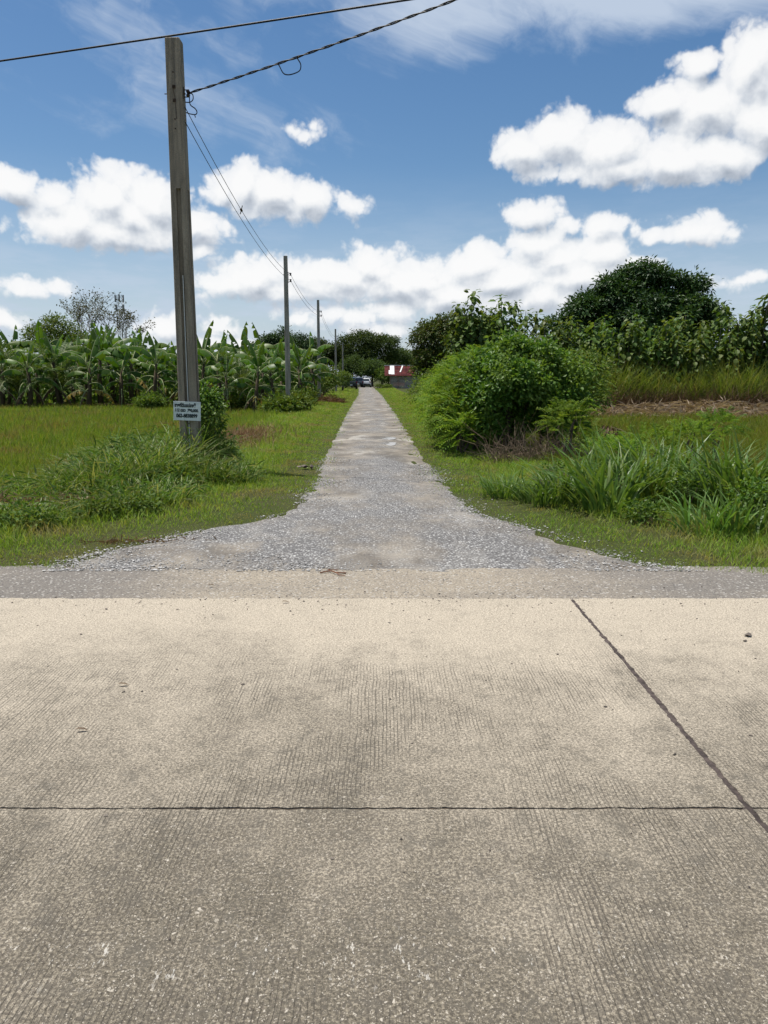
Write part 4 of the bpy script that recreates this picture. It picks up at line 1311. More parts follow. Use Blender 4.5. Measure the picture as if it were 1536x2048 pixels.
# bundle of hanging dry leaves on a bent stalk
x, y = gp(1215, 915, -0.2)
e = empty('dry_leaf_bundle', (x, y, float(zg(x, y))))
tag(e, 'brown bundle of hanging dry leaves on a bent stalk behind cane grass', 'dry plant')
n = 150
d = rdir(n)
P = np.array([0, 0, 0.80]) + d * np.array([0.22, 0.22, 0.20]) * rng.uniform(0.2, 1, (n, 1))
V, T = leaves(P, unit(d * 0.6 + np.array([0, 0, -0.9])), rdir(n), rng.uniform(0.12, 0.28, n), 0.045)
o = np_obj('dry_leaves', V, T, M['dead'], e); o['kind'] = 'stuff'
MB().tube([(0, 0, 0), (0.02, 0, 0.5), (0.05, 0, 0.88), (0.28, -0.05, 0.82), (0.55, -0.1, 0.65)], [0.012, 0.010, 0.009, 0.008, 0.004], 6).build('stalk', M['straw'], e)

# creeper climbing behind the nearest pole
x, y = -3.30, 14.55
V, T = crown([(0.0, 0, 0.65, 0.27, 0.3, 0.75), (0.08, -0.1, 0.2, 0.5, 0.4, 0.35), (-0.05, 0.1, 1.15, 0.22, 0.2, 0.35)], 420, 12, 0.07, 0.07, 0.045, 0.4)
st = MB()
for i in range(5):
    st.tube([(0.1 * i - 0.2, 0, -0.1), (0.05 * i - 0.1, 0.05, 0.6), (0.03 * i, 0, 1.2)], [0.012, 0.009, 0.004], 5)
plant('creeper', 'dark leafy creeper growing up behind the nearest pole', 'creeper', None, (x, y, float(zg(x, y))), V, T, M['leaf_bush'], st, M['bark'], 'foliage')

# ------------------------------------------------------------------ trees on the right
def mango(name, label, base, blobs, n, per, cr, L, W, mat, th, tr, group=None, cat='tree', tsp=2.0, tm=DIAMOND, lump=None, **kw):
    if lump: blobs = lumps(blobs, *lump)
    V, T = crown(blobs, n, per, cr, L, W, 0.45, 0.6, tm, **kw)
    z = float(zg(base[0], base[1]))
    return plant(name, label, cat, group, (base[0], base[1], z), V, T, mat, limbs((0, 0, -0.2), th, tsp, tr, int(base[0] * 13 + base[1])), M['bark'])

mx = (1300 - 768) / F * 61.5 - 1.3
mango('mango_tree', 'huge dark green mound shaped tree rising above the teak trees', (mx, 62.0),
      [(-0.2, 0, 4.8, 5.2, 4.5, 3.4), (-3.7, -0.3, 6.3, 2.0, 2.2, 1.7), (-2.2, -0.5, 7.7, 1.6, 2.0, 1.5), (-0.2, -0.4, 8.7, 1.5, 1.8, 1.45), (1.4, -0.6, 8.0, 1.6, 1.6, 1.5), (2.7, -0.3, 8.9, 1.15, 1.4, 1.1), (3.6, 0, 7.2, 1.5, 2.0, 1.5),
       (2.4, -1.0, 6.2, 2.2, 2.0, 1.8), (-0.6, -1.5, 6.3, 2.4, 2.0, 1.8), (4.5, 0, 5.2, 1.5, 2.0, 1.6), (-4.9, 0, 5.0, 1.6, 2.2, 1.6), (3.5, 0, 9.45, 0.55, 0.6, 0.45), (0.3, -0.3, 9.6, 0.8, 0.8, 0.6)],
      3200, 17, 0.28, 0.36, 0.16, M['leaf_dark'], 6.5, 0.42, tsp=3.4, lump=(150, 0.45, 1.0, 1, -0.3, (0.6, 1.12)))
mango('orchard_tree', 'rounded tree at the road end of the teak row with brown tinged leaves', ((892 - 768) / F * 51.5, 52.5),
      [(0.1, 0, 3.6, 2.0, 2.2, 2.1), (-0.5, 0, 2.6, 1.7, 1.8, 1.6), (0.6, -0.2, 4.6, 1.5, 1.5, 1.3), (-0.9, 0, 3.9, 1.1, 1.3, 1.1), (1.3, 0, 3.0, 1.6, 1.6, 1.8)],
      1200, 18, 0.20, 0.24, 0.11, M['leaf_round'], 3.8, 0.2, tsp=1.6, lump=(70, 0.4, 0.75))
mango('orchard_tree', 'darker green tree behind the road end of the teak row', ((945 - 768) / F * 57, 58.0),
      [(0, 0, 3.8, 2.4, 2.0, 2.4), (0.5, 0, 5.0, 1.7, 1.5, 1.3)], 700, 18, 0.28, 0.28, 0.13, M['leaf_dark'], 4.0, 0.2)

TEAK = [(918, 46.5, 604), (945, 46, 580), (972, 48, 612), (1003, 46.5, 590), (1030, 48, 600), (1052, 46, 618), (1090, 48, 634), (1125, 46, 640), (1160, 47.5, 650), (1190, 46, 640),
        (1225, 47.5, 655), (1262, 46, 635), (1300, 47, 652), (1335, 46, 640), (1372, 47.5, 625), (1405, 46, 640), (1447, 48, 600), (1480, 46.2, 628), (1512, 47.5, 610), (1538, 46, 585), (1575, 47, 600),
        (1075, 50.5, 622), (1145, 50.5, 630), (1210, 51, 632), (1280, 50.5, 632), (1350, 51, 632), (1420, 50.5, 640), (1495, 50.5, 632), (990, 51, 615), (1110, 46, 672), (1240, 45.8, 680), (1320, 45.8, 675), (1460, 45.8, 665)]
ORD = ['first', 'second', 'third', 'fourth', 'fifth', 'sixth', 'seventh', 'eighth', 'ninth', 'tenth', 'eleventh', 'twelfth', 'thirteenth', 'fourteenth', 'fifteenth', 'sixteenth', 'seventeenth', 'eighteenth', 'nineteenth', 'twentieth', 'twenty-first']
def teak(px, D, top, seed, label):
    r = np.random.default_rng(seed)
    p = at(px, top, D)
    z0 = float(zg(p.x, D))
    H = p.z - z0
    # leafy leader and a few upright side shoots, big leaves in crossed pairs that droop
    shoots = [((0, 0), 1.2, H, 1.0)]
    for i in range(6):
        a = r.uniform(0, 6.28); d = r.uniform(0.35, 1.1)
        shoots.append(((d * math.cos(a), d * math.sin(a)), r.uniform(1.2, 2.2), H * r.uniform(0.55, 0.92), 0.8))
    Ps, As, Ns, Ls = [], [], [], []
    tr = MB()
    tr.tube([(0, 0, -0.1), (r.normal(0, .06), r.normal(0, .06), H * 0.5), (0, 0, H - 0.15)], [0.09, 0.06, 0.015], 7)
    for (ox, oy), zb, zt, sc in shoots:
        if ox:
            tr.tube([(0, 0, zb * 0.8), (ox * 0.7, oy * 0.7, zb + 0.3), (ox, oy, zt - 0.2)], [0.04, 0.03, 0.01], 5)
        z = zb
        k = 0
        while z < zt:
            f = (z - zb) / max(0.1, zt - zb)
            for q in range(2):
                a = k * 1.571 + q * math.pi + r.normal(0, 0.3)
                dr = np.array([math.cos(a), math.sin(a), 0])
                reach = r.uniform(0.05, 0.30 + 0.35 * (1 - f))
                Ps.append(np.array([ox, oy, z]) + dr * reach)
                As.append(dr * r.uniform(0.5, 1.0) + np.array([0, 0, r.uniform(-1.0, 0.15) if f < 0.96 else r.uniform(-0.4, 0.4)]))
                Ns.append(np.array([0, 0, 1.0]) + dr * 0.55 + r.normal(0, 0.2, 3))
                Ls.append(sc * r.uniform(0.30, 0.56) * (0.75 if f > 0.95 else 1))
            z += r.uniform(0.045, 0.085); k += 1
    Ls = np.array(Ls)
    V, T = leaves(np.array(Ps), np.array(As), np.array(Ns), Ls, Ls * 0.72, OVAL)
    plant('teak_tree', label, 'tree', 'teak trees behind the right field', (p.x, D, z0), V, T, M['leaf_teak'], tr, M['bark_pale'])
front = sorted([t for t in TEAK if t[1] < 50 and t[2] < 661 and t[0] < 1545])
for i, t in enumerate(front):
    teak(*t, 100 + i, ORD[i] + ' large leaved teak tree from the road along the teak row')
for i, t in enumerate(sorted(t for t in TEAK if t[1] >= 50)):
    teak(*t, 200 + i, ORD[i] + ' teak tree from the road in the half hidden second row')
for i, t in enumerate(sorted(t for t in TEAK if t[1] < 50 and t[2] >= 661)):
    teak(*t, 230 + i, ORD[i] + ' from the road of the short young teaks before the teak row')
teak(1575, 47, 600, 260, 'large leaved teak tree just beyond the right frame edge')

# ------------------------------------------------------------------ banana plantation on the left
def banana_leaf_mesh(name, L, W, a0, a1, seed, torn=0.5, mat='banana', fold=0.5):
    r = random.Random(seed)
    n = 15
    mb = MB()
    pts, nor = [], []
    x, z = 0.0, 0.0
    for i in range(n + 1):
        t = i / n
        a = a0 + (a1 - a0) * t ** 1.25
        pts.append(Vector((x, 0.03 * math.sin(t * 5 + seed), z)))
        nor.append(Vector((-math.sin(a), 0, math.cos(a))))
        x += math.cos(a) * L / n; z += math.sin(a) * L / n
    mb.tube(pts, [0.036 * (1 - 0.8 * i / n) for i in range(n + 1)], 5, mi=1, cap=False)
    prof = [0.0 if i / n < 0.14 else W * 0.5 * math.sin(math.pi * min(1, max(0, (i / n - 0.13) / 0.87)) ** 0.75) ** 0.7 for i in range(n + 1)]
    prof[-1] = 0.02
    for sgn in (-1, 1):
        i = 2
        while i < n:
            g = r.choice((1, 1, 2, 2, 3, 4)) if r.random() < torn else 5
            j = min(n, i + g)
            dr = fold + r.uniform(-0.25, 0.55) * torn
            vs, fs = [], []
            for q in range(i, j + 1):
                w = prof[q] * r.uniform(0.92, 1.03)
                side = Vector((0, sgn, 0)) * math.cos(dr) - nor[q] * math.sin(dr)
                shrink = 0.0
                if torn and q == i: shrink = 0.018
                if torn and q == j: shrink = -0.018
                tan = (pts[min(q + 1, n)] - pts[max(q - 1, 0)]).normalized()
                vs.append(pts[q] + nor[q] * 0.012)
                vs.append(pts[q] + side * w * 0.55 + tan * shrink * 2 + nor[q] * 0.02)
                vs.append(pts[q] + side * w - nor[q] * w * 0.25 + tan * (shrink * 4 + 0.06 * W))
            m = j - i + 1
            for q in range(m - 1):
                for c in range(2):
                    a = q * 3 + c
                    fs.append((a, a + 1, a + 4, a + 3) if sgn > 0 else (a, a + 3, a + 4, a + 1))
            mb.add(vs, fs, 0)
            i = j
    return mb.mesh(name, [M[mat], M['midrib']], True)

BL = {
    'up': [banana_leaf_mesh('leaf', 1.9, 0.46, R(84), R(48), s, 0.45, fold=0.55) for s in (1, 2, 3)],
    'arch': [banana_leaf_mesh('leaf', 2.2, 0.60, R(66), R(-45), s, 0.75, fold=0.75) for s in (4, 5, 6, 7)],
    'flat': [banana_leaf_mesh('leaf', 2.15, 0.58, R(42), R(-72), s, 0.85, fold=0.9) for s in (8, 9, 10)],
    'droop': [banana_leaf_mesh('leaf', 2.0, 0.40, R(20), R(-88), s, 0.95, fold=1.15) for s in (11, 12, 13)],
    'old': [banana_leaf_mesh('leaf', 1.7, 0.48, R(8), R(-80), s, 0.9, 'banana_old', fold=0.9) for s in (14, 15)],
    'dead': [banana_leaf_mesh('leaf', 1.6, 0.26, R(-30), R(-92), s, 0.9, 'dead', fold=1.2) for s in (16, 17)],
}
def banana_stem(seed):
    r = random.Random(seed)
    mb = MB()
    mb.tube([(0, 0, -0.1), (r.uniform(-.06, .06), r.uniform(-.06, .06), 1.1), (0, 0, 2.35)], [0.15, 0.115, 0.075], 9)
    return mb.mesh('trunk', M['banana_stem'], True)
STEMS = [banana_stem(s) for s in range(4)]
def banana(x, y, scale, seed, label, yellow=False, lod=0):
    r = random.Random(seed)
    e = empty('banana_plant', (x, y, float(zg(x, y))), r.uniform(0, 6.28))
    e.rotation_euler = (r.uniform(-.10, .10), r.uniform(-.10, .10), e.rotation_euler[2])
    tag(e, label, 'banana plant', 'banana plants of the plantation')
    sh = scale * r.uniform(0.82, 1.14)
    share('trunk', STEMS[seed % 4], e, scale=(scale, scale, sh))
    plan = ['up'] * r.choice((1, 2, 2)) + ['arch'] * 4 + ['flat'] * 3
    if lod == 1: plan += ['droop'] + (['old'] if r.random() < 0.3 else [])
    if lod == 0:
        plan += ['droop'] * 3 + ['dead'] * 2
        if yellow: plan += ['old', 'old']
    for i, kname in enumerate(plan):
        me = r.choice(BL[kname])
        z = (2.30 - (0.11 * (i - 2) if i > 2 else 0)) * sh
        share('leaf', me, e, (0, 0, z), (r.uniform(-.12, .12), r.uniform(-.12, .12), i * 2.4 + r.uniform(-.35, .35)), scale * r.uniform(0.85, 1.12))
    return e

fx = [-45, 5, 60, 120, 178, 245, 312, 360, 405, 446, 482, 525, 562, 600, 632]
fD = [54, 53.2, 52.4, 54.2, 52.2, 53.8, 52.2, 53.8, 52, 50.5, 49.5, 47, 49.5, 48.5, 55]
FRONT = []
for i, (px, D) in enumerate(zip(fx, fD)):
    X = (px - 768) / F * (D * 0.985 + 0.3)
    lab = ORD[i] + ' banana plant from the left in the front row of the plantation'
    if px == 178: lab = 'front row banana plant with two yellow hanging leaves'
    banana(X, D, 1.18 if D > 50 else 1.04, 300 + i, lab, px in (178, 525))
k = 0
for rj, (D0, a, b, sc) in enumerate(((56, -31, -7.6, 1.22), (58.6, -32, -7.4, 1.28), (61.5, -34, -7.4, 1.34), (65, -36, -8.0, 1.42), (70, -39, -8.6, 1.5))):
    X = a + (0.9 if rj % 2 else 0)
    while X < b:
        banana(X + random.uniform(-.4, .4), D0 + random.uniform(-.7, .7), sc * random.uniform(0.74, 1.16), 400 + k, 'banana plant in the crowded rows behind the front row of the plantation', lod=1)
        X += 2.15; k += 1

# dark undergrowth beneath and behind the rows
nU = 9000
ux = rng.uniform(-42, -7.5, nU); uy = rng.uniform(57.5, 74, nU)
UP = np.stack([ux, uy, zg(ux, uy) + rng.uniform(0, 1, nU) ** 1.6 * np.where(uy > 69, 3.4, 1.7)], 1)
V, T = leaves(UP, rdir(nU) + np.array([0, 0, -0.3]), rdir(nU) * 0.5 + np.array([0, -0.3, 0.8]), rng.uniform(0.4, 0.9, nU), rng.uniform(0.15, 0.32, nU))
tag(np_obj('plantation_undergrowth', V, T, M['leaf_mid']), 'dark leafy undergrowth beneath and behind the banana rows', 'undergrowth', kind='stuff')

# young coconut palms among the bananas
def frond_mesh(L, a0, a1, seed, leaflet=0.62):
    r = random.Random(seed)
    n = 34
    mb = MB()
    pts = []
    x = z = 0.0
    for i in range(n + 1):
        a = a0 + (a1 - a0) * (i / n) ** 1.3
        pts.append(Vector((x, 0, z)))
        x += math.cos(a) * L / n; z += math.sin(a) * L / n
    mb.tube(pts, [0.035 * (1 - 0.9 * i / n) for i in range(n + 1)], 4, mi=1, cap=False)
    for i in range(4, n):
        t = i / n
        tan = (pts[i + 1] - pts[i]).normalized()
        nr = Vector((-tan.z, 0, tan.x))
        ll = leaflet * (0.55 + 0.6 * math.sin(math.pi * t)) * r.uniform(0.85, 1.1)
        for s in (-1, 1):
            d = (Vector((0, s, 0)) * 0.75 + tan * 0.62 + nr * r.uniform(0.0, 0.3)).normalized()
            e = pts[i] + d * ll + Vector((0, 0, -0.22 * ll))
            m = pts[i] + d * ll * 0.5
            w = tan * 0.026
            mb.add([pts[i] - w * 0.6, pts[i] + w * 0.6, m + w, m - w, e], [(0, 1, 2, 3), (3, 2, 4)], 0)
    return mb.mesh('frond', [M['palm'], M['midrib']])
FR = [frond_mesh(3.0, R(82), R(30), 1), frond_mesh(2.9, R(66), R(-25), 2), frond_mesh(2.8, R(45), R(-55), 3)]
def coconut(px, D, sc, seed, label):
    X = (px - 768) / F * (D * 0.985 + 0.3)
    r = random.Random(seed)
    e = empty('young_palm', (X, D, float(zg(X, D))), r.uniform(0, 6))
    tag(e, label, 'palm', 'young palms among the banana plants')
    MB().tube([(0, 0, -0.1), (0.03, 0, 0.5), (0, 0, 1.0)], [0.17, 0.14, 0.10], 9).build('trunk', M['bark'], e)
    for i in range(14):
        me = FR[0] if i < 5 else FR[1] if i < 10 else FR[2]
        share('frond', me, e, (0, 0, 0.95), (0, 0, i * 2.4 + r.uniform(-.3, .3)), sc * r.uniform(0.85, 1.1))
for i_, (px_, D_, l_) in enumerate(((452, 46.5, 'banana plant at the field end nearest the young coconut palm'), (508, 44.5, 'nearest banana plant, left of the second pole'), (548, 45.5, 'banana plant close behind the second pole on its left'), (596, 46, 'banana plant right of the second pole beside the track verge'))):
    banana((px_ - 768) / F * (D_ * 0.985 + 0.3), D_, 0.92, 380 + i_, l_, i_ == 1)
coconut(485, 47.5, 1.05, 1, 'young coconut palm with spreading fronds left of the second pole')
coconut(122, 54.5, 1.35, 2, 'young coconut palm below the bushy tree in the plantation')
coconut(40, 55, 1.35, 3, 'young coconut palm near the left frame edge among banana plants')

# shrubs along the pole line and the field end
for px, py, D, w, h, lab in ((468, 800, 47, 0.9, 0.6, 'low bush at the field end left of the coconut palm'), (600, 805, 45, 0.9, 0.7, 'low bush right of the second pole foot'), (560, 815, 35.8, 0.75, 0.5, 'dark weedy bush round the second pole foot'), (588, 815, 38.0, 0.7, 0.55, 'weedy bush just right of the second pole foot'),
                             (640, 760, 62, 1.5, 2.2, 'leafy shrub behind the third pole'),
                             (648, 765, 70, 1.0, 2.0, 'leafy shrub two steps beyond the third pole'), (654, 765, 84, 1.0, 1.7, 'leafy shrub below the fourth pole'), (684, 770, 95, 1.4, 2.0, 'leafy shrub beside the parked cars on the track'),
                             (615, 760, 60, 1.6, 2.6, 'tall leafy shrub between the second and third poles'), (300, 820, 50.5, 1.2, 0.7, 'low weedy bush at the field end left of the nearest pole')):
    X = (px - 768) / F * (D * 0.985 + 0.3)
    shrub('pole_line_shrub', lab, (X, D), [(0, 0, h * 0.5, w * 0.75, w, h * 0.55), (0.3, 0.4, h * 0.75, w * 0.5, w * 0.6, h * 0.3)], 330, 9, 0.2, 0.2, 0.09, M['leaf_mid'], group='shrubs along the pole line')

# ------------------------------------------------------------------ far trees
def far_tree(px, D, top, w, label, mat='leaf_far', seed=0, L=0.42):
    p = at(px, top, D)
    r = random.Random(seed + px)
    H = p.z - FIELD_Z
    W = w / F * D * 0.5
    blobs = [(0, 0, H * 0.62, W * 0.8, W * 0.7, H * 0.33)]
    for i in range(6):
        a = i * 1.05 + r.random()
        blobs.append((math.cos(a) * W * 0.62, math.sin(a) * W * 0.5, H * r.uniform(0.38, 0.78), W * r.uniform(0.35, 0.5), W * 0.45, H * r.uniform(0.14, 0.22)))
    blobs.append((r.uniform(-.2, .2) * W, 0, H * 0.85, W * 0.45, W * 0.45, H * 0.16))
    mango('far_tree', label, (p.x, D), blobs, 850, 11, 0.40, L * 1.1, L * 0.5, M[mat], H * 0.6, 0.28, 'trees beyond the parked cars', tsp=W * 0.6, lump=(60, W * 0.16, W * 0.32))
far_tree(556, 150, 667, 78, 'leftmost of the dark trees beyond the parked cars', 'leaf_dark', 1)
far_tree(600, 158, 672, 80, 'dark tree just left of the third pole in the distance', 'leaf_dark', 2)
far_tree(646, 165, 682, 74, 'distant tree between the third and fourth poles', 'leaf_far', 3)
far_tree(686, 172, 696, 60, 'distant low tree behind the fifth pole', 'leaf_far', 4)
far_tree(722, 162, 671, 84, 'broad dark tree straight above the parked cars', 'leaf_far', 5)
far_tree(764, 166, 676, 78, 'broad dark tree above the white car and the shed', 'leaf_far', 6)
far_tree(800, 185, 700, 60, 'low distant tree showing above the shed roof', 'leaf_far', 7)
far_tree(836, 190, 704, 60, 'low distant tree right of the shed roof', 'leaf_far', 8)
far_tree(745, 152, 728, 50, 'low bushy tree directly behind the white car', 'leaf_far', 9, 0.34)
far_tree(705, 154, 722, 50, 'low bushy tree directly behind the dark pickup', 'leaf_far', 10, 0.34)
far_tree(777, 150, 742, 44, 'low shrubby tree between white car and shed', 'leaf_mid', 11, 0.3)
far_tree(520, 175, 690, 60, 'distant tree showing above the coconut palm', 'leaf_far', 12)
far_tree(128, 88, 640, 130, 'bushy green tree behind the plantation left of the bare tree', 'leaf_mid', 13, 0.3)
far_tree(900, 210, 700, 110, 'far tree hidden behind the teak row near the shed', 'leaf_far', 15)

# half bare tree: fine branching with few leaves
def bare_tree(px, D, top, label):
    p = at(px, top, D)
    H = p.z - FIELD_Z
    r = random.Random(5)
    mb = MB()
    tips = []
    def grow(a, d, L, rad, lev):
        b = a + d * L
        m = a.lerp(b, 0.5) + Vector((r.uniform(-1, 1), r.uniform(-1, 1), r.uniform(-.3, .6))) * L * 0.07
        mb.tube([a, m, b], [rad, rad * 0.85, rad * 0.62], 6 if lev < 2 else 4, cap=False)
        if lev >= 6:
            tips.append(b); return
        if lev >= 3: tips.append(b)
        for i in range(3 if lev < 5 else 2):
            nd = (d + Vector((r.uniform(-1, 1), r.uniform(-1, 1), r.uniform(-0.25, 0.65))) * 0.85).normalized()
            grow(b, nd, L * r.uniform(0.62, 0.84), rad * 0.58, lev + 1)
    grow(Vector((0, 0, -0.2)), Vector((0.05, 0, 1)), H * 0.30, 0.24, 0)
    e = empty('bare_tree', (p.x, D, FIELD_Z))
    tag(e, label, 'tree')
    k = max(v[2] for v in mb.v)
    s = H / k
    mb.v = [(v[0] * s * 1.05, v[1] * s * 1.05, v[2] * s) for v in mb.v]
    mb.build('trunk', M['bark_pale'], e)
    t = np.array([(q.x * s * 1.05, q.y * s * 1.05, q.z * s) for q in tips])
    pick = t[rng.choice(len(t), 3200)]
    w = rng.uniform(0, 1, len(pick)) < np.clip(1.25 - pick[:, 2] / H, 0.18, 1)
    pick = pick[w] + rng.normal(0, 0.22, (w.sum(), 3))
    V, T = leaves(pick, rdir(len(pick)), rdir(len(pick)), 0.28, 0.15)
    o = np_obj('crown', V, T, M['leaf_olive'], e); o['kind'] = 'stuff'
bare_tree(197, 95, 577, 'half bare greyish tree with fine branches above the banana plantation')

# ------------------------------------------------------------------ utility poles
def rect(hw, hd, z, cx=0.0, cy=0.0):
    return [(cx - hw, cy - hd, z), (cx + hw, cy - hd, z), (cx + hw, cy + hd, z), (cx - hw, cy + hd, z)]

P1 = Vector((-3.49, 13.94, 0))
P1_TOP = 7.18
def near_pole():
    e = empty('utility_pole', P1)
    tag(e, 'nearest and tallest square concrete pole, grooved face, with hand lettered sign', 'utility pole', 'concrete utility poles')
    mb = MB()
    ZG = 4.82
    def half(z):
        t = z / P1_TOP
        return 0.162 * (1 - t) + 0.122 * t
    def notched(z):
        h = half(z); g = 0.042; d = 0.055; c = 0.012
        q = [(-h + c, -h), (-g, -h), (-g + 0.006, -h + d), (g - 0.006, -h + d), (g, -h), (h - c, -h), (h, -h + c), (h, -g), (h - d, -g + 0.006), (h - d, g - 0.006), (h, g), (h, h - c), (h - c, h), (g, h), (g - .006, h - d), (-g + .006, h - d), (-g, h), (-h + c, h), (-h, h - c), (-h, -h + c)]
        return [(x, y, z) for x, y in q]
    def solid(z):
        h = half(z); c = 0.012
        q = [(-h + c, -h), (h - c, -h), (h, -h + c), (h, h - c), (h - c, h), (-h + c, h), (-h, h - c), (-h, -h + c)]
        return [(x, y, z) for x, y in q]
    mb.loft([notched(z) for z in (-0.6, 1.5, 3.0, ZG)], cap=False)
    mb.loft([solid(z) for z in (ZG, 5.6, 6.4, P1_TOP - 0.015)])
    mb.loft([[(x * .93, y * .93, P1_TOP) if i else (x, y, P1_TOP - 0.0151) for x, y, z in solid(P1_TOP)] for i in (0, 1)])
    mb.build('shaft', M['pole'], e)
    MB().tube([(0.012, -0.135, 0.0), (0.010, -0.128, 2.0), (0.012, -0.118, 3.4)], 0.008, 6).build('ground_wire', M['sign_edge'], e)
    def hgt(py): return at(345, py, P1.y).z
    for py in (150, 206, 243, 262):
        z = hgt(py)
        MB().tube([(-0.005 - (7.2 - z) * .0, -half(z) - 0.006, z), (-0.005, -half(z) + 0.02, z)], 0.013, 8).build('bolt_hole', M['rusty'], e)
    for py in (179, 206):                       # bolted steel eye plates with wire between
        z = hgt(py)
        b = MB().box((0.0, -half(z) - 0.006, z), (0.05, 0.012, 0.05), rz=0).build('eye_plate', M['rusty'], e)
        MB().tube([(0.0, -half(z) - 0.001, z), (0.0, -half(z) - 0.035, z)], 0.010, 6).build('bolt', M['rusty'], b)
    z1, z2 = hgt(179), hgt(243)
    MB().tube([(-0.02, -0.145, z1), (0.012, -0.150, (z1 * 2 + z2) / 3), (0.028, -0.140, z2)], 0.005, 5).build('tie_wire', M['rusty'], e)
    z = hgt(187)
    MB().tube([(-0.20, 0.02, z), (0.16, 0.02, z)], 0.008, 6).build('through_bolt', M['rusty'], e)
    h = half(z)
    br = MB().box((h + 0.045, 0, z + 0.055), (0.10, 0.03, 0.008)).box((h + 0.045, 0, z - 0.055), (0.10, 0.03, 0.008)).box((h + 0.005, 0, z), (0.008, 0.045, 0.19)).build('bracket', M['rusty'], e)
    ins = MB()
    prof = [(0.030, -0.042), (0.036, -0.025), (0.024, -0.012), (0.022, 0.0), (0.024, 0.012), (0.036, 0.025), (0.030, 0.042)]
    ins.loft([[(h + 0.075 + r_ * math.cos(a * 0.628), r_ * math.sin(a * 0.628), z + zz) for a in range(10)] for r_, zz in prof])
    smoothen(ins.build('insulator', M['porcelain'], e), 50)
    return half
half1 = near_pole()

POLES = [(570, 36.9, 512), (635.5, 57.3, 600), (670.5, 90.0, 658), (685, 124.0, 685)]
pole_pos = []
LABS = ['second concrete pole along the track, standing among banana plants', 'third concrete pole along the track beside dry reddish fronds',
        'fourth concrete pole rising from shrubs before the parked cars', 'fifth and farthest concrete pole just behind the parked pickup']
for i, ((px, D, top), lab) in enumerate(zip(POLES, LABS)):
    p = at(px, top, D)
    base = at(px + 3 / (i + 1), 790, D)
    X = p.x + 0.02
    e = empty('utility_pole', (X, D, float(zg(X, D))))
    tag(e, lab, 'utility pole', 'concrete utility poles')
    H = p.z - float(zg(X, D))
    pole_pos.append(Vector((X, D, p.z)))
    b, t = 0.125, 0.085
    def ring(h, z):
        c = 0.02
        return [(x, y, z) for x, y in ((-h + c, -h), (h - c, -h), (h, -h + c), (h, h - c), (h - c, h), (-h + c, h), (-h, h - c), (-h, -h + c))]
    MB().loft([ring(b, -0.4), ring((b + t) / 2, H / 2), ring(t, H)]).build('shaft', M['pole_far'], e)
    zi = H - 0.95
    MB().box((t + 0.03, 0, zi), (0.012, 0.05, 0.5)).box((t + 0.07, 0, zi + 0.2), (0.1, 0.03, 0.014)).box((t + 0.07, 0, zi - 0.2), (0.1, 0.03, 0.014)).tube([(-t - 0.06, 0, zi + .12), (t + .05, 0, zi + .12)], 0.012, 6).build('bracket', M['rusty'], e)
    for dz in (0.14, -0.14):
        prof = [(0.040, -0.06), (0.055, -0.035), (0.034, -0.015), (0.030, 0.0), (0.034, 0.015), (0.055, 0.035), (0.040, 0.06)]
        o = MB().loft([[(t + 0.13 + r_ * math.cos(a * 0.628), r_ * math.sin(a * 0.628), zi + dz + zz) for a in range(10)] for r_, zz in prof]).build('insulator', M['porcelain'], e)
        smoothen(o, 50)

# ------------------------------------------------------------------ wires
def span(a, b, sag, n=24):
    a, b = Vector(a), Vector(b)
    return [a.lerp(b, i / n) - Vector((0, 0, 4 * sag * (i / n) * (1 - i / n))) for i in range(n + 1)]
def wire(label, pts, r, name='power_line', group='wires strung along the track'):
    o = MB().tube(pts, r, 6).build(name, M['wire'], smooth=True)
    return tag(o, label, 'wire', group)

zA, zB = at(372, 214, 13.94).z, at(374, 245, 13.94).z
pa = P1 + Vector((half1(6) + 0.01, 0.0, 0)); 
prev = [Vector((pa.x, pa.y, zA)), Vector((pa.x, pa.y, zB))]
near_word = ['nearest pole to the second', 'second pole to the third', 'third pole to the fourth', 'fourth pole to the fifth']
SAGS = (0.42, 0.42, 0.6, 0.6)
for i, p in enumerate(pole_pos):
    nxt = [Vector((p.x + 0.215 if i else p.x + 0.215, p.y, p.z - 0.81)), Vector((p.x + 0.215, p.y, p.z - 1.09))]
    for j, (a, b) in enumerate(zip(prev, nxt)):
        wire(('upper' if j == 0 else 'lower') + ' thin black wire sagging from the ' + near_word[i], span(a, b, SAGS[i] * (0.95 if j else 1)), 0.0065 if i == 0 else 0.008)
    if i == 0:
        s = span(prev[0], nxt[0], SAGS[0])
        q = at(488, 427, 20.5)
        best = min(range(len(s) - 1), key=lambda t: (s[t] - q).length)
        c = s[best]
        d = (s[best + 1] - s[best]).normalized()
        o = MB().tube([c - d * 0.09, c - d * 0.07, c + d * 0.07, c + d * 0.09], [0.012, 0.03, 0.03, 0.012], 8).tube([c, c + Vector((0.03, 0, 0.11))], 0.012, 6).tube([c, c + Vector((-0.03, 0, -0.10))], 0.012, 6).build('wire_clamp', M['rusty'])
        tag(o, 'dark splice clamp on the upper wire behind the nearest pole', 'clamp')
    prev = nxt

# incoming twisted cable from the right, ending on the near pole's insulator
A = P1 + Vector((half1(6.4) + 0.085, -0.02, at(380, 186, 13.94).z - 0.01))
mid = at(835, 0, 12.1)
Bp = A + (mid - A) * 4.2
Bp.z += 0.35
cab = MB()
def main_pt(t):
    p = A.lerp(Bp, t)
    p.z -= 0.0
    return p - Vector((0, 0, 1.05 * 4 * t * (1 - t) * 0.35))
N = 260
c1, c2 = [], []
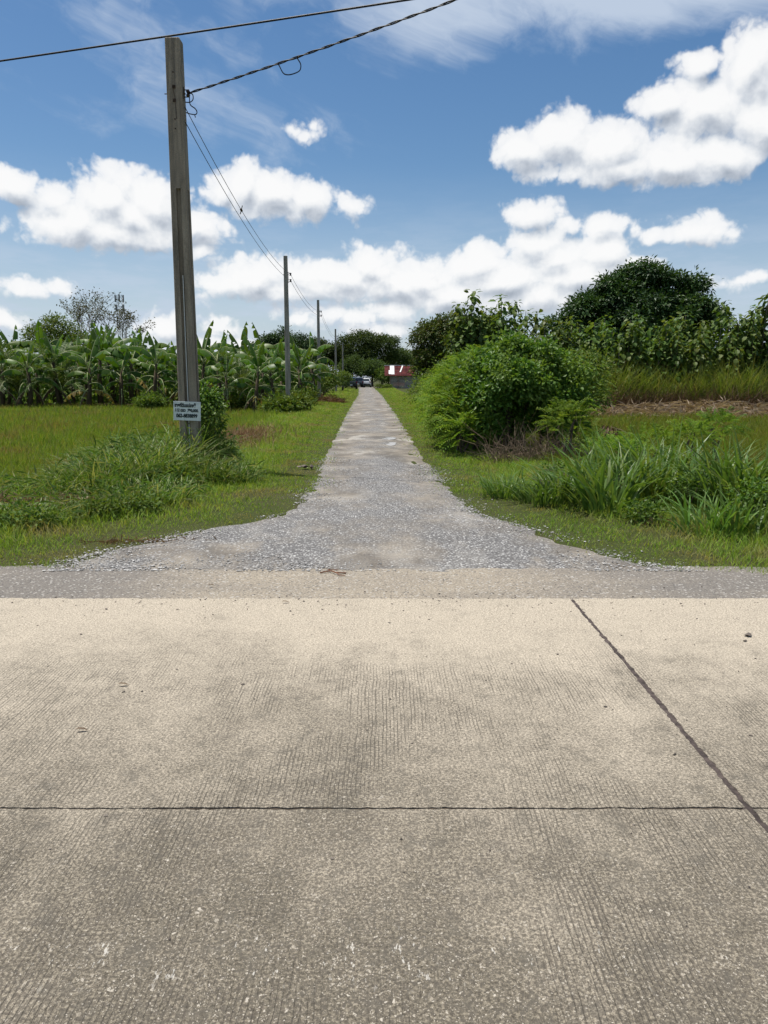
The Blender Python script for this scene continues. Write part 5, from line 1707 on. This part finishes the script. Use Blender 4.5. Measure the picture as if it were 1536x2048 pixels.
# fit: the sagging line must pass the bearing of the sign-post cable half way
for i in range(N + 1):
    t = i / N
    p = main_pt(t)
    s = t * 90
    r_ = 0.011
    u = Vector((0.35, 0.9, 0.0)).normalized()
    w = Vector((0, 0, 1))
    c1.append(p + (u * math.cos(s * 2.2) + w * math.sin(s * 2.2)) * r_)
    c2.append(p - (u * math.cos(s * 2.2) + w * math.sin(s * 2.2)) * r_)
ce = empty('service_cable', A)
tag(ce, 'twisted black cable from the nearest pole up across the road to the right', 'cable')
for nm, q, rad in (('strand', c1, 0.0105), ('strand', c2, 0.0085)):
    o = MB().tube([p - A for p in q], rad, 6).build(nm, M['wire'], ce, True)
# hanging pigtail loop on the cable
tb = 0.0
ta = min(range(N), key=lambda i: abs((main_pt(i / N) - at(548, 128, main_pt(i / N).y)).length)) / N
tb = min(range(N), key=lambda i: abs((main_pt(i / N) - at(590, 108, main_pt(i / N).y)).length)) / N
pA, pB = main_pt(ta) - A, main_pt(tb) - A
L_ = (pB - pA).length
loop = [pA, pA + (pB - pA) * 0.12 + Vector((0, 0, -0.02)), pA + (pB - pA) * 0.32 + Vector((0, 0, -0.16)), pA + (pB - pA) * 0.55 + Vector((0, 0, -0.21)), pA + (pB - pA) * 0.85 + Vector((0, 0, -0.22)), pA + (pB - pA) * 1.08 + Vector((0, 0, -0.20)), pA + (pB - pA) * 1.12 + Vector((0, 0, -0.12)), pA + (pB - pA) * 0.98 + Vector((0, 0, -0.02)), pB]
def smooth_line(p, k=6):
    out = []
    for i in range(len(p) - 1):
        a, b, c, d = p[max(i - 1, 0)], p[i], p[i + 1], p[min(i + 2, len(p) - 1)]
        for j in range(k):
            t = j / k
            out.append(0.5 * ((2 * b) + (c - a) * t + (2 * a - 5 * b + 4 * c - d) * t * t + (3 * b - a - 3 * c + d) * t ** 3))
    return out + [p[-1]]
MB().tube(smooth_line(loop), 0.009, 6).build('pigtail', M['wire'], ce, True)
# tails at the insulator: loop and jumper down to the wires
z0 = 0.0
tail = [Vector((0, 0, 0)), Vector((0.07, -0.01, -0.02)), Vector((0.075, -0.01, -0.10)), Vector((0.02, 0, -0.14)), Vector((-0.06, 0, -0.14))]
MB().tube(smooth_line(tail), 0.009, 6).build('tail', M['wire'], ce, True)
def rel(px, py): return at(px, py, 13.92) - A
jump = [rel(379, 188), rel(379, 200), rel(381, 210), rel(390, 217), rel(394, 224), rel(391, 229), rel(381, 228), rel(372, 225)]
MB().tube(smooth_line(jump), 0.009, 6).build('jumper', M['wire'], ce, True)
MB().tube([rel(389, 229), rel(391, 235)], 0.008, 6).build('cut_end', M['wire'], ce, True)

# overhead line high across the view
wa, wb = at(0, 105, 17.1), at(690, 0, 14.87)
d = wb - wa
a0, b0 = wa - d * 2.6, wb + d * 2.2
pts = span(a0, b0, 0.0, 40)
wire('thick black overhead cable crossing the sky above the nearest pole', [p - Vector((0, 0, 0.16 * 4 * (i / 40) * (1 - i / 40))) for i, p in enumerate(pts)], 0.018, 'overhead_cable', None)

# ------------------------------------------------------------------ hand lettered sign tied to the near pole
tl, br_ = at(346, 803, 13.74), at(402, 841, 13.74)
cx, cz = (tl.x + br_.x) / 2, (tl.z + br_.z) / 2
SW, SH = (br_.x - tl.x), (tl.z - br_.z)
se = empty('sign', (cx, 13.745, cz))
se.rotation_euler = (0, R(2.2), 0)
tag(se, 'white hand lettered land for sale sign fixed to the nearest pole', 'sign')
MB().box((0, 0, 0), (SW, 0.008, SH)).build('board', M['sign'], se)
MB().box((0, -0.006, SH * 0.47), (SW * 0.99, 0.005, 0.016)).build('strip', M['sign_edge'], se)
MB().box((SW * 0.36, -0.006, SH * 0.235), (SW * 0.24, 0.005, 0.02)).build('strip', M['sign_edge'], se)
for sx in (-0.3, 0.3):
    MB().tube([(SW * sx, 0.0, SH * 0.3), (SW * sx, 0.09, SH * 0.3)], 0.004, 5).build('nail', M['rusty'], se)
def text_mesh(txt, size, w, h, x, z, ital=0.0):
    cu = bpy.data.curves.new('lettering', 'FONT')
    cu.body = txt
    cu.size = size
    cu.extrude = 0.0008
    cu.shear = ital
    cu.offset = 0.0045
    cu.resolution_u = 3
    o = bpy.data.objects.new('lettering_tmp', cu)
    COL.objects.link(o)
    bpy.context.view_layer.update()
    dg = bpy.context.evaluated_depsgraph_get()
    me = bpy.data.meshes.new_from_object(o.evaluated_get(dg))
    COL.objects.unlink(o)
    bpy.data.objects.remove(o)
    co = np.zeros(len(me.vertices) * 3)
    me.vertices.foreach_get('co', co)
    co = co.reshape(-1, 3)
    mn, mx_ = co.min(0), co.max(0)
    X = (co[:, 0] - mn[0]) / (mx_[0] - mn[0]) * w + x
    Z = (co[:, 1] - mn[1]) / (mx_[1] - mn[1]) * h + z
    new = np.stack([X, -0.0062 - co[:, 2], Z], 1)
    me.vertices.foreach_set('co', new.ravel().astype(np.float32))
    me.materials.clear()
    me.materials.append(M['ink'])
    me.update()
    me.name = 'lettering'
    return link(bpy.data.objects.new('lettering', me), se)
text_mesh('ขายที่ดินแปลงนี้', 0.08, SW * 0.78, SH * 0.24, -SW * 0.46, SH * 0.19)
text_mesh('112 ตรว  790,000.', 0.08, SW * 0.86, SH * 0.20, -SW * 0.44, -SH * 0.08, 0.12)
text_mesh('062-8838899', 0.09, SW * 0.78, SH * 0.22, -SW * 0.40, -SH * 0.36, 0.08)

# ------------------------------------------------------------------ parked vehicles
M['white_paint'] = simple('white_paint', (0.78, 0.78, 0.77), 0.25, 0.5, var=0.03, coat=0.6)
M['navy_paint'] = simple('navy_paint', (0.018, 0.022, 0.045), 0.25, 0.5, var=0.1, coat=0.6)
M['slate_paint'] = simple('slate_paint', (0.050, 0.060, 0.085), 0.3, 0.5, var=0.1, coat=0.5)
M['black_trim'] = simple('black_plastic', (0.014, 0.014, 0.014), 0.6, 0.3)
M['glass'] = simple('car_glass', (0.020, 0.024, 0.026), 0.06, 0.7, var=0.05)
M['red_lamp'] = simple('tail_lamp_red', (0.30, 0.012, 0.010), 0.2, 0.6)
M['tyre'] = simple('tyre_rubber', (0.018, 0.017, 0.016), 0.85, 0.2)
M['rim'] = simple('alloy', (0.42, 0.42, 0.43), 0.35, 0.5, 0.8)
M['plate'] = simple('number_plate', (0.70, 0.70, 0.66), 0.5, 0.4, var=0.03)
def section(hw, zb, zt, y, r=0.10, top=1.0):
    """rounded section across the vehicle"""
    q = []
    ht = hw * top
    for (cx_, cz_, sx, sz) in ((hw - r, zb + r * .6, 1, -1), (ht - r, zt - r, 1, 1), (-(ht - r), zt - r, -1, 1), (-(hw - r), zb + r * .6, -1, -1)):
        for j in range(4):
            a = j / 3 * math.pi / 2
            if (sx, sz) == (1, -1): q.append((cx_ + r * math.sin(a), y, cz_ - r * .6 * math.cos(a)))
            elif (sx, sz) == (1, 1): q.append((cx_ + r * math.cos(a), y, cz_ + r * math.sin(a)))
            elif (sx, sz) == (-1, 1): q.append((cx_ - r * math.sin(a), y, cz_ + r * math.cos(a)))
            else: q.append((cx_ - r * math.cos(a), y, cz_ - r * .6 * math.sin(a)))
    return q
def vehicle(name, label, cat, px, base_py, paint, kind, rz=0.0, W=1.82, D=None):
    x, y = gp(px, base_py)
    if D: x, y = (px - 768) / F * D * 0.985, D
    e = empty(name, (x, y, 0.02), rz)
    tag(e, label, cat, 'vehicles parked at the end of the track')
    hw = W / 2
    pnt = M[paint]
    if kind == 'suv':
        L, zb, belt, roof = 4.4, 0.30, 1.0, 1.62
        low = [(0.0, .86, .45, .92), (0.06, .95, .36, 1.0), (0.5, 1, zb, 1.04), (2.0, 1, zb, 1.02), (3.3, .99, zb, 1.0), (4.1, .95, .34, .86), (4.4, .84, .45, .74)]
        cab_ = [(0.10, 0.98, belt, 1.10, .80), (0.42, 0.98, belt, 1.54, .76), (0.9, 0.98, belt, roof, .76), (2.1, 0.98, belt, roof, .76), (2.7, 0.98, belt, 1.48, .77), (3.4, .96, belt - .05, 1.02, .9)]
    else:
        L, zb, belt, roof = 5.2, 0.42, 1.08, 1.76
        low = [(0.0, .93, .52, 1.06), (0.06, .98, .46, 1.10), (0.6, 1, zb, 1.10), (2.0, 1, zb, 1.10), (3.9, 1, zb, 1.08), (4.9, .96, .45, .98), (5.2, .86, .52, .88)]
        cab_ = [(1.62, 0.97, belt, 1.20, .82), (1.74, 0.97, belt, 1.66, .78), (2.1, 0.97, belt, roof, .77), (3.1, 0.97, belt, roof, .77), (3.5, 0.97, belt, 1.6, .78), (4.1, .96, belt - .05, 1.10, .9)]
    body = MB().loft([section(hw * w, a, b, yy) for yy, w, a, b in low])
    body.loft([section(hw * w, a, b, yy, 0.07, tp) for yy, w, a, b, tp in cab_])
    smoothen(body.build('body', pnt, e), 35)
    if kind == 'pickup':
        MB().box((0, 0.82, 1.06), (W * 0.84, 1.5, 0.10)).build('bed_liner', M['black_trim'], e)
        MB().box((0, 0.02, 0.90), (W * 0.80, 0.05, 0.34)).build('tailgate', pnt, e)
    def win(a, b, c, d_):
        MB().add([a, b, c, d_], [(0, 1, 2, 3)]).build('window', M['glass'], e)
    c0, c1 = cab_[0], cab_[1]
    yy0, z0_, yy1, z1_ = c0[0], c0[3] + 0.03, c1[0], c1[3] - 0.06
    if kind == 'suv':
        wl, wt = hw * .74, hw * .62
        o = MB().add([(-wl, yy0 - .0, z0_ + .02), (wl, yy0 - .0, z0_ + .02), (wt, yy1 - .06, z1_), (-wt, yy1 - .06, z1_), (-wl, yy0 + .05, z0_), (wl, yy0 + .05, z0_), (wt, yy1 + .02, z1_ - .03), (-wt, yy1 + .02, z1_ - .03)], [(0, 1, 2, 3), (7, 6, 5, 4), (0, 4, 5, 1), (1, 5, 6, 2), (2, 6, 7, 3), (3, 7, 4, 0)])
        o.build('rear_window', M['glass'], e)
    else:
        wl, wt = hw * .72, hw * .64
        o = MB().add([(-wl, yy0 - .02, 1.20), (wl, yy0 - .02, 1.20), (wt, yy1 - .03, 1.62), (-wt, yy1 - .03, 1.62), (-wl, yy0 + .06, 1.20), (wl, yy0 + .06, 1.20), (wt, yy1 + .03, 1.60), (-wt, yy1 + .03, 1.60)], [(0, 1, 2, 3), (7, 6, 5, 4), (0, 4, 5, 1), (1, 5, 6, 2), (2, 6, 7, 3), (3, 7, 4, 0)])
        o.build('rear_window', M['glass'], e)
    for s in (-1, 1):
        y0, y1 = cab_[1][0] + 0.10, cab_[4][0] - 0.05
        MB().box((s * hw * 0.885, (y0 + y1) / 2, belt + 0.30), (0.05, y1 - y0, 0.34)).build('side_window', M['glass'], e)
        MB().box((s * hw * 0.84, 0.05, 0.93), (0.22, 0.10, 0.20 if kind == 'suv' else 0.34)).build('tail_light', M['red_lamp'], e)
        MB().box((s * (hw + 0.08), cab_[4][0], belt + 0.12), (0.18, 0.10, 0.14)).build('mirror', M['black_trim'], e)
    MB().box((0, 0.03, zb + 0.16), (W * 0.93, 0.14, 0.26)).build('bumper', M['black_trim'], e)
    MB().box((0, -0.045, zb + (0.44 if kind == 'suv' else 0.20)), (0.36, 0.02, 0.13)).build('number_plate', M['plate'], e)
    for yy in (0.85, L - 0.95):
        for s in (-1, 1):
            R0 = 0.34 if kind == 'suv' else 0.38
            w = MB()
            w.loft([[(s * (hw - .22 + dx), yy + rr * math.cos(a * math.pi / 10), R0 + rr * math.sin(a * math.pi / 10) - .02) for a in range(20)] for dx, rr in ((0, R0 * .9), (.03, R0), (.19, R0), (.225, R0 * .9))])
            o = w.build('wheel', M['tyre'], e)
            MB().loft([[(s * (hw + .008 + dx), yy + rr * math.cos(a * math.pi / 10), R0 + rr * math.sin(a * math.pi / 10) - .02) for a in range(20)] for dx, rr in ((0, R0 * .62), (.01, R0 * .55))]).build('rim', M['rim'], o)
    return e
vehicle('suv_car', 'white car parked facing away at the end of the gravel track', 'car', 731.5, 775, 'white_paint', 'suv')
vehicle('pickup_truck', 'dark navy pickup parked on the grass nearest of the vehicles', 'pickup', 702.5, 778.6, 'navy_paint', 'pickup', R(3))
vehicle('pickup_truck', 'slate grey pickup between the navy pickup and the white car', 'pickup', 716.5, 775.2, 'slate_paint', 'pickup', R(-2))
vehicle('suv_car', 'white car mostly hidden behind the left side of the navy pickup', 'car', 695, 776, 'white_paint', 'suv', R(4), D=131)
vehicle('suv_car', 'dark tall car behind the navy pickup with only its roof showing', 'car', 703, 775, 'black_trim', 'suv', R(2), W=1.9, D=140).scale = (1, 1, 1.22)

# ------------------------------------------------------------------ shed with patched red roof
def mat_block():
    m, k, out = new_mat('block_wall')
    tc = k.n('ShaderNodeTexCoord').outputs['Object']
    br = k.n('ShaderNodeTexBrick')
    k.link(k.map(tc, (1, 1, 1), (0, 0, 0), (R(90), 0, 0)), br.inputs['Vector'])
    br.inputs['Color1'].default_value = (0.40, 0.38, 0.34, 1)
    br.inputs['Color2'].default_value = (0.30, 0.285, 0.26, 1)
    br.inputs['Mortar'].default_value = (0.10, 0.095, 0.085, 1)
    br.inputs['Scale'].default_value = 1.0
    br.inputs['Brick Width'].default_value = 0.4
    br.inputs['Row Height'].default_value = 0.2
    br.inputs['Mortar Size'].default_value = 0.012
    nz = k.noise(tc, 2.5, 5)
    c = k.mix(k.ss(nz, 0.45, 0.7), br.outputs['Color'], (0.20, 0.195, 0.17))
    principled(k, out, c, 0.95, 0.15)
    return m
M['block'] = mat_block()
M['roof_red'] = simple('maroon_roof_sheet', (0.080, 0.020, 0.020), 0.85, 0.1, var=0.45, scale=1.2)
M['roof_white'] = simple('white_roof_sheet', (0.68, 0.67, 0.64), 0.5, 0.4, var=0.06, scale=1.2)
M['wood'] = simple('weathered_wood', (0.27, 0.19, 0.15), 0.85, 0.2, var=0.3)
SD = 125.0
sx0 = at(781, 760, SD).x
shed = empty('shed', (sx0, SD, 0.0))
tag(shed, 'grey block shed with maroon roof patched in white at the track end', 'shed')
MB().box((3.1, 0.1, 1.0), (6.2, 0.18, 2.1)).build('front_wall', M['block'], shed)
MB().box((0.09, 1.9, 1.2), (0.18, 3.4, 2.5)).build('side_wall', M['block'], shed)
MB().box((6.11, 1.9, 1.2), (0.18, 3.4, 2.5)).build('side_wall', M['block'], shed)
MB().box((3.1, 3.7, 1.4), (6.2, 0.18, 2.9)).build('back_wall', M['block'], shed)
for xx in (0.0, 1.25):
    MB().box((xx - 0.05, -0.12, 1.02), (0.14, 0.14, 2.05)).build('post', M['wood'], shed)
ya, za, yb, zb_ = -0.7, 2.02, 2.6, 3.62
def sheet(x0, x1, mat, lift=0.0, t0=0.0, t1=1.0):
    n = max(2, int((x1 - x0) / 0.125))
    def P(t, x, dz): return (x, ya + (yb - ya) * t, za + (zb_ - za) * t + dz + lift)
    top, bot = [], []
    vs, fs = [], []
    xs = []
    for i in range(n + 1):
        x = x0 + (x1 - x0) * i / n
        xs += [(x, 0.0 if i % 2 else 0.03)]
    for x, h in xs:
        for t in (t0, t1):
            vs.append(P(t, x, h)); vs.append(P(t, x, h - 0.02))
    for i in range(n):
        a, b = i * 4, (i + 1) * 4
        fs += [(a, b, b + 2, a + 2), (a + 1, a + 3, b + 3, b + 1), (a, a + 1, b + 1, b), (a + 2, b + 2, b + 3, a + 3)]
    fs += [(0, 2, 3, 1), (n * 4, n * 4 + 1, n * 4 + 3, n * 4 + 2)]
    MB().add(vs, fs).build('roof_sheet', M[mat], shed)
edges = [-0.95, -0.42, 0.30, 1.05, 1.8, 2.55, 3.3, 4.05, 4.8, 5.6, 6.5]
for i in range(len(edges) - 1):
    sheet(edges[i], edges[i + 1] - 0.01, 'roof_red')
sheet(-0.08, 0.62, 'roof_white', 0.05, 0.10, 0.97)
sheet(-0.30, 0.10, 'roof_white', 0.09, 0.10, 0.48)
sheet(4.0, 4.9, 'roof_white', 0.05, 0.0, 0.16)
sheet(5.0, 5.5, 'roof_white', 0.05, 0.0, 0.2)
MB().box((2.7, yb + 0.02, zb_ + 0.06), (7.4, 0.30, 0.10)).build('ridge_cap', M['roof_white'], shed)
def stripe(p, q, w):     # loose white strip lying askew on the roof
    vs = []
    for (t, x), s in ((p, -1), (p, 1), (q, 1), (q, -1)):
        vs.append((x + s * w, ya + (yb - ya) * t, za + (zb_ - za) * t + 0.07))
    vs += [(x, y, z - 0.02) for x, y, z in vs]
    MB().add(vs, [(0, 1, 2, 3), (7, 6, 5, 4), (0, 4, 5, 1), (1, 5, 6, 2), (2, 6, 7, 3), (3, 7, 4, 0)]).build('loose_strip', M['roof_white'], shed)
stripe((0.32, 1.55), (0.97, 1.98), 0.10)
MB().box((-0.96, (ya + yb) / 2, (za + zb_) / 2 - 0.22), (0.06, 0.02, 0.5)).build('barge_board', M['wood'], shed)
MB().tube([(2.1, -0.5, 2.0), (1.3, -0.9, 0.2)], 0.03, 6).build('prop_pole', M['wood'], shed)

# bench before the shed
bx = at(798, 772, 121.5)
be = empty('bench', (bx.x, 121.5, 0.0))
tag(be, 'weathered wooden bench with slatted back in front of the shed', 'bench')
for i in range(3):
    MB().box((0, -0.18 + i * 0.18, 0.46), (1.75, 0.14, 0.05)).build('seat_slat', M['wood'], be)
for i in range(3):
    MB().box((0, 0.28, 0.60 + i * 0.15), (1.75, 0.04, 0.09)).build('back_slat', M['wood'], be)
for sx in (-0.78, 0.78):
    for sy, hh in ((-0.2, 0.44), (0.31, 0.98)):
        MB().box((sx, sy, hh / 2), (0.08, 0.06, hh)).build('leg', M['wood'], be)

# pale stones and pots lining the parking place
stn = [(748, 776.5, 0.32, 'pale boulder closest to the white car in the row by the shed'), (753, 776.8, 0.22, 'second stone from the white car in the row by the shed'), (757.5, 777, 0.26, 'third stone from the white car in the row by the shed'),
       (762, 777, 0.24, 'fourth stone from the white car in the row by the shed'), (767, 777.3, 0.28, 'last pale stone in the row nearest the shed')]
M['pale_stone'] = simple('pale_stone', (0.36, 0.33, 0.25), 0.9, 0.2, var=0.3, scale=4)
for px, py, s, lab in stn:
    x, y = gp(px, py)
    V, T = stones(np.array([[0, 0, s * 0.5]]), np.array([s]), 0.9)
    o = np_obj('boulder', V, T, M['pale_stone'], loc=(x, y, 0.0))
    tag(o, lab, 'stone', 'stones lining the parking place')
for px, D, h, lab in ((771, 119, 0.45, 'weedy bush between the stone row and the shed'), (778, 120, 0.5, 'weedy bush at the near corner of the shed'), (757, 125, 0.5, 'weedy bush behind the stone row')):
    shrub('yard_weed', lab, ((px - 768) / F * D * .985, D), [(0, 0, h * .5, .5, .6, h * .55)], 120, 8, .14, .16, .06, M['leaf_mid'], group='weeds in the shed yard', stems=3)

# ------------------------------------------------------------------ lattice mast far behind the bare tree
p = at(240, 590, 260)
me_ = empty('lattice_mast', (p.x, 260, FIELD_Z))
tag(me_, 'far lattice radio mast showing through the half bare tree', 'mast')
H = p.z - FIELD_Z
mb = MB()
for sx, sy in ((-1, -1), (1, -1), (1, 1), (-1, 1)):
    mb.tube([(sx * 1.3, sy * 1.3, 0), (sx * 0.8, sy * 0.8, H)], [0.09, 0.07], 5)
nb = 16
for i in range(nb):
    za_, zb2 = H * i / nb, H * (i + 1) / nb
    wa_, wb_ = 1.3 - 0.5 * i / nb, 1.3 - 0.5 * (i + 1) / nb
    c = [(-1, -1), (1, -1), (1, 1), (-1, 1)]
    for j in range(4):
        (x0, y0), (x1, y1) = c[j], c[(j + 1) % 4]
        mb.tube([(x0 * wa_, y0 * wa_, za_), (x1 * wb_, y1 * wb_, zb2)], 0.045, 4)
        mb.tube([(x0 * wa_, y0 * wa_, za_), (x1 * wa_, y1 * wa_, za_)], 0.04, 4)
mb.build('lattice', M['steel'], me_)
for i, (dx, dz) in enumerate(((-1.3, -0.4), (1.3, -0.4), (-1.2, -3.4), (1.2, -3.4), (0.0, -0.2))):
    MB().box((dx, -0.9, H + dz - 0.8), (0.42, 0.3, 2.2)).build('antenna_panel', M['steel'], me_)

# ------------------------------------------------------------------ small litter on the road
x, y = gp(668, 1152)
tw = MB()
pts = [(-0.12, 0.02, 0.0), (-0.03, 0.04, 0.01), (0.02, -0.02, 0.012), (0.10, 0.01, 0.0)]
tw.tube(smooth_line([Vector(q) for q in pts], 4), 0.006, 6)
tw.tube([(-0.03, 0.04, 0.01), (-0.06, 0.10, 0.008), (0.03, 0.12, 0.004)], [0.005, 0.004, 0.003], 5)
tw.tube([(0.02, -0.02, 0.012), (0.05, -0.08, 0.006), (0.10, -0.09, 0.003)], [0.005, 0.004, 0.003], 5)
M['red_twig'] = simple('reddish_twig', (0.20, 0.10, 0.06), 0.8, 0.2)
tag(tw.build('twig', M['red_twig'], loc=(x, y, 0.024)), 'forked reddish brown twig lying on the shoulder', 'twig')
for px, py, lab, s in ((1495, 1272, 'small dark clod on the concrete near the right frame edge', 0.022), (1490, 1283, 'smaller dark clod just below another on the concrete', 0.013)):
    x, y = gp(px, py, 0.027)
    V, T = stones(np.array([[0, 0, s * .4]]), np.array([s]), 0.7)
    tag(np_obj('clod', V, T, M['grit'], loc=(x, y, 0.027)), lab, 'clod')
for px, py, lab in ((235, 1372, 'small dry brown leaf on the concrete left of centre'), (150, 1463, 'tiny dry leaf on the concrete near the left side'), (563, 1206, 'dry leaf on the pale concrete edge'), (415, 1172, 'short dry stick on the shoulder')):
    x, y = gp(px, py, 0.03)
    V, T = leaves(np.array([[0, 0, 0.012]]), np.array([[1.0, 0.2, 0.05]]), np.array([[0.1, 0, 1.0]]), 0.06, 0.018, OVAL)
    tag(np_obj('dry_leaf', V, T, M['dead'], loc=(x, y, 0.030)), lab, 'leaf')
x, y = gp(610, 939)
V, T = stones(np.array([[0, 0, 0.05], [0.12, 0.02, 0.04], [-0.1, 0.05, 0.03]]), np.array([0.10, 0.07, 0.06]), 0.6)
tag(np_obj('dung_clod', V, T, M['grit'], loc=(x, y, 0.01)), 'dark clod lying on the left verge beside the track', 'clod')
